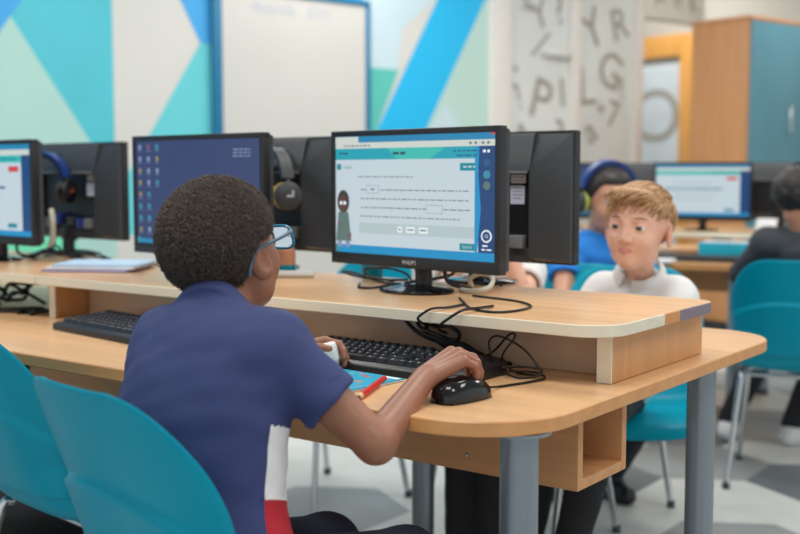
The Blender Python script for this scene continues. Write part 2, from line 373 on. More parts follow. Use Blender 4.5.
def content_lesson(s):
    r = random.Random(4)
    s.rect(0, 0, 1, .055, E_TAB); s.rect(0, .005, .16, .055, E_BAR, 2); s.rect(0, .055, 1, .105, E_BAR)
    s.words(.06, .24, .082, .012, E_TXT, r)
    for u in (.86, .89, .93, .96): s.ell(u, .08, .008, .012, E_TXT, 3, 10)
    s.rect(.975, .0, .995, .02, E_RED, 3)
    s.rect(0, .105, .905, .20, E_TEAL); s.poly([(.35, .105), (.72, .105), (.62, .2), (.42, .2)], E_TEAL2)
    s.words(.39, .47, .15, .022, E_DKTXT, r); s.words(.03, .10, .145, .014, E_DKTXT, r); s.words(.76, .9, .14, .012, E_LINK, r); s.words(.78, .9, .175, .012, E_LINK, r)
    s.rect(0, .20, .905, .93, E_PAGE); s.rect(.905, .105, 1, .93, E_NAVY); s.poly([(.885, .105), (.91, .105), (.905, .3), (.92, .6), (.9, .93), (.885, .93)], E_TASK, 3)
    s.rect(.01, .235, .04, .285, E_BTN, 2); s.text('English', .085, .262, .010, E_GRNT)
    s.rect(.80, .235, .905, .295, E_BTN, 2); s.words(.82, .89, .265, .012, E_PAGE, r)
    s.words(.16, .53, .345, .008, E_TXT, r)
    for i, v in enumerate((.455, .53, .605, .68)):
        s.words(.175, (.86, .85, .86, .80)[i], v, .009, E_TXT, r)
    for (u0, u1, v) in ((.215, .30, .45), (.60, .70, .605)):
        s.rect(u0, v-.035, u1, v+.035, E_BDR, 4); s.rect(u0+.003, v-.030, u1-.003, v+.030, E_PAGE, 5)
    s.rect(.245, .443, .27, .458, E_TXT, 6)
    s.rect(.165, .735, .885, .825, E_PANEL, 2)
    for u, w in ((.42, .03), (.475, .055), (.555, .055)):
        s.rect(u, .755, u+w, .805, E_WHT, 3); s.rect(u+.008, .773, u+w-.008, .785, E_TXT, 4)
    s.rect(.80, .865, .885, .92, E_BTN, 3); s.text('Submit', .843, .892, .0095, E_PAGE, 4)
    s.rect(0, .93, 1, 1, E_TASK); s.rect(0, .935, .03, 1, E_ICB, 3)
    # drawn pupil in a headscarf
    s.ell(.055, .56, .042, .10, E_HOOD, 3); s.ell(.052, .575, .030, .07, E_SK, 4); s.ell(.04, .572, .010, .017, E_WHT, 5, 12); s.ell(.066, .572, .010, .017, E_WHT, 5, 12)
    s.poly([(.02, .65), (.09, .65), (.11, .90), (.004, .90)], E_DRESS, 3); s.ell(.03, .75, .012, .02, E_ICR, 5, 12); s.ell(.10, .85, .012, .03, E_ICR, 5, 12)
    s.rect(.015, .90, .045, .955, E_ICW, 4); s.rect(.07, .90, .10, .955, E_ICW, 4)
    # side badge and round marks
    s.words(.93, .975, .145, .022, E_WHT, r)
    for v, m in ((.235, E_LINK), (.325, E_ICB), (.41, E_DRESS)): s.ell(.952, v, .020, .032, m, 3)
    s.ell(.952, .80, .030, .050, E_WHT, 3); s.ell(.952, .80, .022, .037, E_NAVY, 4); s.text('12', .952, .80, .010, E_WHT, 5); s.words(.93, .975, .875, .012, E_WHT, r); s.words(.925, .98, .905, .012, E_WHT, r)
def content_desktop(s):
    s.rect(0, 0, 1, 1, E_DESK); s.rect(0, .955, 1, 1, E_TAB, 2); s.rect(0, .94, .03, 1, E_ICB, 3)
    r = random.Random(8)
    for j in range(8):
        for i in range(3 if j < 4 else 2):
            u = .035+.075*i; v = .06+.115*j; m = r.choice([E_YEL, E_ICW, E_ICR, E_ICB, E_YEL]); s.rect(u-.012, v-.022, u+.012, v+.022, m, 2); s.rect(u-.015, v+.034, u+.015, v+.040, E_ICW, 2)
    for k in range(3): s.words(.80, .93, .10+.03*k, .012, E_ICW, r)
def content_page(s, title=True):
    r = random.Random(9)
    s.rect(0, 0, 1, .06, E_TAB); s.rect(0, .06, 1, .12, E_BAR); s.rect(0, .12, .9, .2, E_TEAL2 if title else E_BAR); s.words(.6, .86, .16, .03, E_BTN, r)
    s.rect(0, .2, .9, .94, E_PAGE); s.rect(.9, .12, 1, .94, E_NAVY); s.rect(0, .94, 1, 1, E_TASK)
    s.rect(.76, .24, .87, .30, E_RED, 2); s.words(.2, .6, .36, .012, E_TXT, r); s.rect(.1, .46, .72, .485, E_LINK, 2); s.words(.2, .66, .58, .010, E_TXT, r); s.words(.2, .6, .68, .010, E_TXT, r); s.rect(.74, .86, .84, .91, E_BTN, 2)

# ---------------------------------------------------------------- monitors
PW, PH, PZ = .497, .300, .052
def make_monitor(label, loc, rz, content=None, group=None, logo=None, tilt=0., stickers=0, ports=True, hook=None, sc=1.):
    t = thing('monitor', label, 'monitor', loc, rz, group); t.scale = (sc,)*3
    zc = PZ+PH/2
    b = B(); bz, bt, bb = .013, .013, .026; y0 = -.012
    def ring(x0, x1, z0, z1): b.box(((x0+x1)/2, 0, (z0+z1)/2), (x1-x0, .024, z1-z0), M_BLACK, bev=.002)
    ring(-PW/2, PW/2, PZ+PH-bt, PZ+PH); ring(-PW/2, PW/2, PZ, PZ+bb); ring(-PW/2, -PW/2+bz, PZ+bb-.002, PZ+PH-bt+.002); ring(PW/2-bz, PW/2, PZ+bb-.002, PZ+PH-bt+.002)
    b.build('bezel', t)
    # back shell: side wings, top wing, sunken centre bay
    b = B()
    for sgn in (-1, 1):
        xa, xb = sgn*.15, sgn*(PW/2-.003); ys = (.012, .012, .030, .040)
        z0, z1 = PZ+.004, PZ+PH-.004
        b.add([(xb, .011, z0), (xb, .011, z1), (xb, .024, z1-.004), (xb, .024, z0+.004), (xa, .044, z0+.012), (xa, .044, z1-.09), (xa, .011, z0), (xa, .011, z1)],
              [(0, 1, 2, 3), (3, 2, 5, 4), (4, 5, 7, 6), (0, 3, 4, 6), (1, 7, 5, 2), (0, 6, 7, 1)], M_DGREY)
    z1 = PZ+PH-.004
    b.add([(-.15, .011, z1), (.15, .011, z1), (.15, .024, z1-.004), (-.15, .024, z1-.004), (.15, .044, z1-.086), (-.15, .044, z1-.086), (.15, .012, z1-.090), (-.15, .012, z1-.090)],
          [(0, 1, 2, 3), (3, 2, 4, 5), (5, 4, 6, 7), (0, 7, 6, 1), (1, 6, 4, 2), (0, 3, 5, 7)], M_DGREY)
    b.box((0, .016, PZ+.11), (.30, .012, .212), M_BLACK); b.box((0, .024, PZ+.02), (.30, .026, .032), M_DGREY, bev=.003)
    b.build('back_shell', t, True, 62)
    b = B(); b.box((0, .0465, z1-.089), (.29, .006, .006), M_MGREY, bev=.001); b.build('vent_slot', t)
    b = B(); b.tube([(0, .026, .075), (0, .034, .04), (0, .034, .008)], .019, M_BLACK, 14); b.box((0, .03, .085), (.075, .02, .075), M_BLACK, bev=.006); b.build('neck', t)
    b = B(); b.lathe([(.088, 0), (.09, .004), (.086, .008), (.05, .012), (.022, .016)], (0, .012, 0), M_GLOSS, 40, 1., .82); b.build('base', t)
    if content:
        s = Screen(PW-2*bz+.001, PH-bt-bb+.001, PZ+bb+(PH-bt-bb)/2, -.0085); s.rect(0, 0, 1, 1, E_DESK, 0); content(s); s.build('screen', t, False)
    else:
        b = B(); b.box((0, -.006, PZ+bb+(PH-bt-bb)/2), (PW-2*bz+.002, .006, PH-bt-bb+.002), M_GLOSS); b.build('screen', t)
    if logo:
        vs, fs = text_geo(logo, .0125); b = B(); b.add([(x, -.0125, PZ+.0125+z) for x, z, _ in vs], fs, mat('silver_print', (214, 216, 218), .4)); b.build('maker_logo', t, False)
    if ports:
        b = B(); C_vga = mat('video_plug_blue', (36, 58, 150), .4)
        b.box((.035, .040, PZ+.062), (.036, .03, .034), C_vga, bev=.003); tg = b.build('video_plug', t)
        b = B(); b.box((-.03, .038, PZ+.055), (.03, .026, .026), M_DGREY, bev=.003); b.build('power_plug', t); b = B(); b.box((.085, .038, PZ+.052), (.034, .026, .03), M_MGREY, bev=.003); b.build('sound_plug', t); b = B(); b.box((-.118, .038, PZ+.05), (.034, .026, .03), M_MGREY, bev=.003); b.build('spare_plug', t); b = B(); b.box((-.078, .038, PZ+.05), (.03, .026, .03), C_vga, bev=.003); b.build('data_plug', t)
        b = B(); b.tube([(.035, .055, PZ+.045), (.036, .062, .05), (.05, .062, .02), (.09, .09, .0065)], .0045, M_CABLE, 8); b.build('video_lead', t); b = B(); b.tube([(-.03, .052, PZ+.045), (-.03, .058, .05), (-.05, .07, .02), (-.11, .09, .0055)], .0035, M_CABLE, 8); b.build('power_lead', t)
    for k in range(stickers):
        b = B(); zz = (.192, .156)[k]; b.box((-.108+.002*k, .0235, PZ+zz), ((.04, .038)[k], .001, (.019, .042)[k]), (M_PAPER, mat('pale_violet_sticker', (206, 210, 236), .6))[k]); st = b.build('sticker', t)
        b = B(); rr = random.Random(k+2)
        for q in range(2+2*k): b.box((-.108+.002*k, .0243, PZ+zz-.004*(k+1)+.008*q), (rr.uniform(.02, .032), .0006, .0022), M_MGREY)
        b.build('sticker_print', st)
    if hook is not None:
        b = B(); b.box((hook[0], .055, hook[1]), (.014, .035, .006), M_BLACK, bev=.002); b.box((hook[0], .0715, hook[1]+.006), (.014, .004, .016), M_BLACK, bev=.001); b.build('hook', t)
    return t
R_ = math.radians
make_monitor('lit monitor with the lesson page that the boy in navy works at', (-1.408, 1.935, SZ), R_(-7.5), content_lesson, logo='PHILIPS')
make_monitor('lit monitor showing a dark blue desktop behind the boy in navy', (-2.04, 1.902, SZ), R_(-3.6), content_desktop)
make_monitor('monitor cut by the left edge, showing a page with a navy strip', (-2.925, 1.90, SZ), R_(-3), content_page)
make_monitor('back of a dark monitor with two white stickers, beside the lesson screen', (-1.408, 2.225, SZ), PI-R_(2.5), None, stickers=2)
make_monitor('back of a dark monitor with a black and yellow headset hung on it', (-2.085, 2.215, SZ), PI-R_(2), None, hook=(-.095, .315))
make_monitor('back of a dark monitor with a blue headset and a pale cable on it', (-2.93, 2.215, SZ), PI-R_(2), None, stickers=2, hook=(0.035, .314))

# ---------------------------------------------------------------- keyboards, mouse
def make_keyboard(label, loc, rz):
    t = thing('keyboard', label, 'keyboard', loc, rz)
    W, D = .452, .158
    b = B(); ol = rrect(-W/2, W/2, -D/2, D/2, (.016,)*4, 6)
    n = len(ol); vs = [(x, y, 0) for x, y in ol]+[(x, y, .012+.012*(y+D/2)/D) for x, y in ol]+[(x*.985, y*.96, .015+.013*(y+D/2)/D) for x, y in ol]
    fs = [tuple(range(n))[::-1], tuple(2*n+k for k in range(n))]+[(r*n+k, r*n+(k+1) % n, (r+1)*n+(k+1) % n, (r+1)*n+k) for r in range(2) for k in range(n)]
    b.add(vs, fs, M_BLACK); b.build('case', t)
    meshes = {}; cnt = 0; pit = .0188
    def key(x, y, w):
        w = round(w, 4)
        if w not in meshes:
            q = B(); h = .0085; a = w/2-.0008; c = .0083; a2 = a-.0025; c2 = c-.0028
            q.add([(-a, -c, 0), (a, -c, 0), (a, c, 0), (-a, c, 0), (-a2, -c2+.0005, h), (a2, -c2+.0005, h), (a2, c2+.001, h), (-a2, c2+.001, h)],
                  [(3, 2, 1, 0), (4, 5, 6, 7), (0, 1, 5, 4), (1, 2, 6, 5), (2, 3, 7, 6), (3, 0, 4, 7)], M_KEY)
            q.box((-a*.3, .001, h+.0001), (.003, .004, .0003), mat('key_legend', (190, 196, 200), .5))
            o = q.build('key', t, False); meshes[w] = o.data
        else:
            o = bpy.data.objects.new('key', meshes[w]); COL.objects.link(o); o.parent = t
        o.location = (x, y, .0145+.013*(y+D/2)/D); o.rotation_euler = (math.atan(.013/D), 0, 0)
    x0 = -W/2+.018; ys = [D/2-.020-.0205*k-(.004 if k else 0) for k in range(6)]
    rows = [[1]*13, [1]*13+[1.8], [1.5]+[1]*12+[1.3], [1.8]+[1]*11+[2.0], [2.3]+[1]*10+[2.5], [1.4, 1.4, 1.4, 6.2, 1.4, 1.4, 1.6]]
    for k, rw in enumerate(rows):
        x = x0; tot = sum(rw); unit = .278/tot
        for w in rw: key(x+w*unit/2, ys[k], w*unit); x += w*unit
    for k in range(1, 6):
        for i in range(3):
            if k in (1, 2) or (k == 4 and i == 1) or k == 5: key(.075+.0188*i, ys[k], .0188)
    for k in range(1, 6):
        for i in range(3): key(.148+.0188*i, ys[k], .0188)
    return t
make_keyboard('black keyboard in front of the lesson screen, under the boy\'s right wrist', (-1.270, 1.662, DZ), R_(-1))
make_keyboard('black keyboard on the left of the desk, below the dark desktop screen', (-1.985, 1.640, DZ), R_(-8))
t = thing('computer_mouse', 'glossy black computer mouse under the boy\'s right hand', 'mouse', (-.985, 1.488, DZ), R_(-8))
b = B(); NU, NV = 28, 12; vs = []; L_, W_, H_ = .118, .064, .037
for j in range(NV+1):
    ph = PI/2*j/NV
    for i in range(NU):
        a = 2*PI*i/NU; ca, sa = math.cos(a), math.sin(a); e = .72
        x = math.copysign(abs(ca)**e, ca)*W_/2; y = math.copysign(abs(sa)**e, sa)*L_/2; cp = math.cos(ph)**.55
        prof = 1-.28*(y*cp/(L_/2)) if y > 0 else 1-.1*(-y*cp/(L_/2))
        vs.append((x*cp*(1-.10*math.cos(2*a)*(j/NV)), y*cp, .003+H_*math.sin(ph)**.9*prof))
fs = [(j*NU+i, j*NU+(i+1) % NU, (j+1)*NU+(i+1) % NU, (j+1)*NU+i) for j in range(NV) for i in range(NU)]+[tuple(range(NU))[::-1]]
b.add(vs, fs, M_GLOSS); b.box((0, 0, .0016), (.05, .095, .003), M_BLACK); b.build('shell', t)
b = B(); b.lathe([(.006, -.0035), (.0075, -.002), (.0075, .002), (.006, .0035)], (0, .030, .033), M_DGREY, 16, R=Matrix.Rotation(PI/2, 3, 'Y')); b.build('scroll_wheel', t)
b = B(); b.box((-.031, -.002, .018), (.004, .05, .012), M_MGREY, bev=.002); b.build('side_grip', t)
CABLE_N = 0
def cable(name, label, r, *paths, m=None, cat='cable', group=None):
    if len(paths) > 1:
        q = np.array([x for p in paths for x in p]); t = thing(name, label, cat, (q[:, 0].mean(), q[:, 1].mean(), q[:, 2].min()-r), 0, group)
        for p in paths: b = B(); b.tube(p, r, m or M_CABLE, 8); local(t, b).build('cable', t)
        return t
    b = B()
    for p in paths: b.tube(p, r, m or M_CABLE, 8)
    c = np.mean(np.array(b.v), 0); zmin = min(v[2] for v in b.v); org = V(c[0], c[1], zmin); b.v = [tuple(V(*q)-org) for q in b.v]
    o = b.build(name, None); o.location = tuple(org); return tag(o, label, cat, group)
cable('mouse_cable', 'thin black mouse cable in a loose tangle of loops at the right of the keyboard', .0021,
      [(-.975, 1.551, .731), (-.985, 1.60, .7235), (-.979, 1.631, .7225), (-.966, 1.676, .7225), (-.959, 1.717, .724), (-.993, 1.741, .727), (-1.031, 1.70, .730), (-1.0, 1.69, .724), (-.969, 1.70, .728), (-.962, 1.71, .740), (-1.011, 1.715, .739), (-1.048, 1.71, .735),
       (-1.058, 1.70, .752), (-1.066, 1.70, .779), (-1.053, 1.70, .793), (-1.026, 1.70, .790), (-.99, 1.70, .773), (-.966, 1.70, .749), (-.959, 1.705, .732), (-.99, 1.72, .726), (-1.035, 1.735, .726), (-1.05, 1.72, .752), (-1.023, 1.72, .792), (-1.036, 1.722, .795), (-1.065, 1.725, .766), (-1.10, 1.75, .747), (-1.14, 1.79, .738), (-1.2, 1.80, .732)])
cable('cable_bundle', 'thick bundle of black cables behind the keyboard under the shelf', .0042,
      [(-1.33, 1.79, .80), (-1.283, 1.772, .776), (-1.244, 1.768, .768), (-1.206, 1.77, .760), (-1.15, 1.785, .745), (-1.10, 1.79, .7245)],
      [(-1.34, 1.80, .80), (-1.29, 1.785, .772), (-1.24, 1.78, .758), (-1.19, 1.785, .750), (-1.13, 1.80, .734), (-1.08, 1.802, .7245)],
      [(-1.30, 1.80, .80), (-1.275, 1.775, .784), (-1.24, 1.765, .776), (-1.20, 1.765, .766), (-1.16, 1.78, .752), (-1.12, 1.775, .7245)],
      [(-1.242, 1.785, .80), (-1.232, 1.765, .790), (-1.195, 1.76, .793), (-1.171, 1.76, .781), (-1.18, 1.764, .766), (-1.215, 1.772, .766)],
      [(-1.27, 1.80, .80), (-1.262, 1.78, .785), (-1.25, 1.775, .767), (-1.22, 1.79, .745), (-1.20, 1.80, .7245)])
cable('hanging_cable', 'black cable dropping over the pale shelf edge below the lesson screen', .0028,
      [(-1.12, 1.80, .8335), (-1.113, 1.74, .836), (-1.112, 1.69, .838), (-1.118, 1.674, .833), (-1.135, 1.672, .822), (-1.155, 1.674, .808), (-1.175, 1.70, .794), (-1.19, 1.745, .7815)])
cable('hanging_cable', 'shorter black cable looped over the shelf edge, left of the other drop', .0025,
      [(-1.18, 1.79, .8332), (-1.176, 1.73, .8335), (-1.178, 1.685, .836), (-1.19, 1.673, .829), (-1.205, 1.672, .815), (-1.20, 1.70, .801), (-1.19, 1.74, .799)])
cable('loose_cable', 'black cable lying in a long loop on the shelf right of the monitor base', .0024,
      [(-1.25, 1.88, .8327), (-1.20, 1.82, .8327), (-1.139, 1.752, .8327), (-1.076, 1.725, .8327), (-1.050, 1.767, .8327), (-1.062, 1.845, .8327), (-1.122, 1.90, .8327), (-1.191, 1.922, .8327), (-1.253, 1.935, .8327)])
cable('white_cable', 'thick off white cable coiled behind the foot of the lesson screen', .0052, [(-1.36, 2.05, .8355), (-1.32, 1.995, .8355), (-1.27, 1.975, .838), (-1.255, 2.005, .846), (-1.275, 2.045, .862), (-1.315, 2.06, .866), (-1.345, 2.065, .852), (-1.35, 2.08, .8355)], m=M_WHITECABLE)
cable('coiled_cable', 'black cables coiled on the shelf left of the lesson screen foot', .0028,
      [(-1.595, 1.985, .8334), (-1.545, 1.92, .8334), (-1.51, 1.93, .834), (-1.50, 1.98, .838), (-1.521, 2.04, .8334), (-1.587, 2.05, .8334), (-1.656, 2.045, .85), (-1.66, 2.0, .858), (-1.60, 1.975, .852), (-1.54, 2.00, .845), (-1.52, 2.07, .84)],
      [(-1.56, 2.07, .834), (-1.60, 2.02, .85), (-1.58, 1.99, .868), (-1.53, 2.0, .872), (-1.505, 2.04, .858), (-1.515, 2.08, .8334)], [(-1.46, 2.02, .834), (-1.45, 2.05, .86), (-1.44, 2.06, .875), (-1.47, 2.065, .86), (-1.49, 2.06, .834)])
t = thing('plastic_cup', 'small teal plastic cup behind the lesson monitor', 'cup', (-1.68, 2.14, SZ))
b = B(); b.lathe([(.023, 0), (.025, .003), (.030, .062), (.0285, .062), (.0235, .006)], (0, 0, 0), M_TEAL, 28); b.build('cup_wall', t)
# workbook, pencil, white box
t = thing('workbook', 'bright blue workbook with a white oval on its cover beside the pencil', 'book', (-1.275, 1.492, DZ), R_(-4))
C_cy = mat('workbook_cyan_cover', (30, 168, 206), .35, var=.10, scale=40)
b = B(); b.box((0, 0, .0022), (.232, .152, .0028), M_PAPER); b.build('pages', t)
b = B(); b.box((0, 0, .0042), (.234, .154, .0012), C_cy); cv = b.build('cover', t)
b = B(); n = 24; b.add([(-.01+.034*math.cos(2*PI*k/n), -.015+.036*math.sin(2*PI*k/n), .0050) for k in range(n)], [tuple(range(n))], M_PAPER)
rr = random.Random(3); cs = [mat('cover_orange', (226, 130, 60), .4), mat('cover_pale_blue', (150, 214, 232), .4), mat('cover_deep_blue', (20, 104, 172), .4), mat('cover_red', (206, 70, 66), .4)]
for k in range(26):
    x, y = rr.uniform(-.105, .10), rr.uniform(-.065, .065)
    if (x+.01)**2+(y+.015)**2 < .045**2: continue
    q = rr.uniform(.004, .012); b.add([(x+q*math.cos(2*PI*i/9), y+q*.6*math.sin(2*PI*i/9), .00495) for i in range(9)], [tuple(range(9))], rr.choice(cs))
b.add([(.078, .062, .00497), (.112, .062, .00497), (.112, .073, .00497), (.078, .073, .00497)], [(0, 1, 2, 3)], M_PAPER)
b.build('cover_print', cv, False)
t = thing('pencil', 'thick red pencil lying diagonally on the desk near the mouse', 'pencil', (-1.143, 1.452, DZ+.0061), 0)
pd = V(-.07, .163, 0); pd /= np.linalg.norm(pd); C_red = mat('red_pencil_paint', (206, 58, 46), .3)
b = B(); b.tube([tuple(pd*-.066), tuple(pd*.088)], .0058, C_red, 6, smooth=False); b.build('barrel', t)
b = B(); b.tube([tuple(pd*-.066), tuple(pd*-.078)], [.0057, .0035], mat('bare_wood', (224, 190, 140), .6), 10, smooth=False); b.build('sharpened_wood', t)
b = B(); b.tube([tuple(pd*-.078), tuple(pd*-.087)], [.0035, .0006], M_BLACK, 8, smooth=False); b.build('lead', t)
t = thing('booklet_stack', 'thin stack of pale booklets on the shelf left of the boy', 'booklets', (-2.41, 1.895, SZ), R_(28))
bl = [('lilac', (164, 158, 196)), ('white', (226, 230, 236)), ('sky', (178, 208, 232))]
for k, (nm, c) in enumerate(bl):
    b = B(); b.box((.01*k-.01, .006*k, .004+.0065*k), (.235, .18, .006), mat(nm+'_booklet_cover', c, .5, var=.08, scale=14), rot=.05*k, bev=.001); b.build('booklet', t)
t = thing('glue_tub', 'small peach coloured tub with a teal band by the boy\'s glasses', 'tub', (-1.945, 2.115, SZ))
C_pe = mat('peach_plastic', (216, 150, 116), .4); b = B(); b.lathe([(.024, 0), (.026, .002), (.026, .022)], (0, 0, 0), M_TEAL, 24); b.build('band', t)
b = B(); b.lathe([(.025, .022), (.0255, .05), (.022, .066), (.015, .072)], (0, 0, 0), C_pe, 24); b.build('body', t)
cable('marker_pen', 'white marker pen with a grey cap lying on the shelf by the boy\'s chin', .0085, [(-1.90, 1.995, .8388), (-1.80, 2.06, .8388)], m=M_WHITE, cat='pen')
# left clutter
t = thing('storage_box', 'grey green box under the far left monitor shelf', 'box', (-2.56, 1.93, DZ), R_(-20)); C_gb = mat('grey_green_card', (130, 146, 142), .6)
b = B(); b.box((0, 0, .03), (.15, .12, .06), C_gb, bev=.003); b.build('box_base', t); b = B(); b.box((0, 0, .067), (.156, .126, .016), M_MGREY, bev=.003); b.build('lid', t)
cable('tangled_leads', 'black leads heaped under the shelf at the left edge', .0048, *[[(-2.9+.1*rr.random()+.09*k, 1.66+.14*rr.random(), .7255) for k in range(5)]+[(-2.52, 1.74+.02*rr.random(), .7255)] for q in range(7)],
      *[[(-2.86+.07*k+.05*rr.random(), 1.76+.06*rr.random(), .735+.06*rr.random()) for k in range(5)] for q in range(5)])
cable('tangled_leads', 'black leads looped on the shelf beneath the far left monitors', .0032, *[[(-2.95+.13*k+.06*rr.random(), 1.98+.1*rr.random(), .834+.045*rr.random()*(k in (1, 2))) for k in range(5)] for q in range(6)])
cable('pale_cable', 'flat pale grey cable hanging down from the blue headset', .0085, [(-2.905, 2.10, .975), (-2.885, 2.09, .94), (-2.885, 2.085, .88), (-2.90, 2.07, .8388)], m=M_WHITECABLE)

# ---------------------------------------------------------------- headsets
def make_headset(label, loc, R, band, inner, cup, cushion, mark=None, r=.082, spread=.078, cuprot=0.):
    t = thing('headset', label, 'headset', loc); M = Matrix(R) if not isinstance(R, Matrix) else R; t.rotation_euler = M.to_euler()
    def arc(rr, y, a0=12, a1=168, n=17): return [(rr*math.cos(math.radians(a0+(a1-a0)*k/(n-1))), y, rr*1.08*math.sin(math.radians(a0+(a1-a0)*k/(n-1)))) for k in range(n)]
    def strip(r0, r1, wd, m, nm):
        o, i = arc(r1, 0), arc(r0, 0); vs = []; n = len(o)
        for p in (o, i):
            for y in (-wd, wd): vs += [(x, y, z) for x, _, z in p]
        fs = []
        for k in range(n-1): fs += [(k, k+1, n+k+1, n+k), (2*n+k+1, 2*n+k, 3*n+k, 3*n+k+1), (k, 2*n+k, 2*n+k+1, k+1), (n+k+1, 3*n+k+1, 3*n+k, n+k)]
        fs += [(0, n, 3*n, 2*n), (n-1, 3*n-1, 4*n-1, 2*n-1)]
        b = B(); b.add(vs, fs, m); return b.build(nm, t)
    strip(r, r+.010, .016, band, 'headband'); strip(r-.008, r+.0005, .013, inner, 'band_padding')
    for sg in (-1, 1):
        x = sg*spread; RR = Matrix.Rotation(sg*PI/2, 3, 'Y'); zc = -.025
        b = B(); b.tube([(sg*r*.99, 0, .02), (sg*(r+.008), 0, -.005), (sg*(r+.006), 0, zc)], .007, M_DGREY, 8); b.build('yoke', t)
        b = B(); b.lathe([(.034, .0), (.037, .006), (.036, .016), (.028, .022), (.010, .024)], (x, 0, zc), cup, 30, R=RR); cp = b.build('ear_cup', t)
        if mark:
            b = B(); b.box((x+sg*.0245, 0, zc), (.001, .020, .006), mark); b.box((x+sg*.0245, .007, zc+.006), (.001, .006, .016), mark); b.build('cup_mark', cp)
        b = B(); b.lathe([(.020, -.016), (.031, -.017), (.036, -.010), (.036, -.002), (.030, .001)], (x, 0, zc), cushion, 30, R=RR); b.build('ear_cushion', t)
    return t
C_navy = mat('navy_plastic', (26, 58, 126), .35); C_ylw = mat('yellow_trim', (214, 178, 46), .4); C_lime = mat('lime_cushion', (176, 190, 88), .5); C_sil = mat('silver_plastic', (190, 194, 200), .35)
C_rust = mat('rust_label', (190, 96, 66), .5)
make_headset('blue banded headset hung on a monitor back at the left', (-2.965, 2.118, 1.055), Matrix.Rotation(R_(18), 3, 'Z'), C_navy, M_BLACK, M_BLACK, M_DGREY, C_rust)
make_headset('black headset with yellow rings hung beside the dark desktop screen', (-1.985, 2.118, 1.055), Matrix.Rotation(R_(-24), 3, 'Z'), M_DGREY, C_navy, M_DGREY, C_ylw, C_sil)

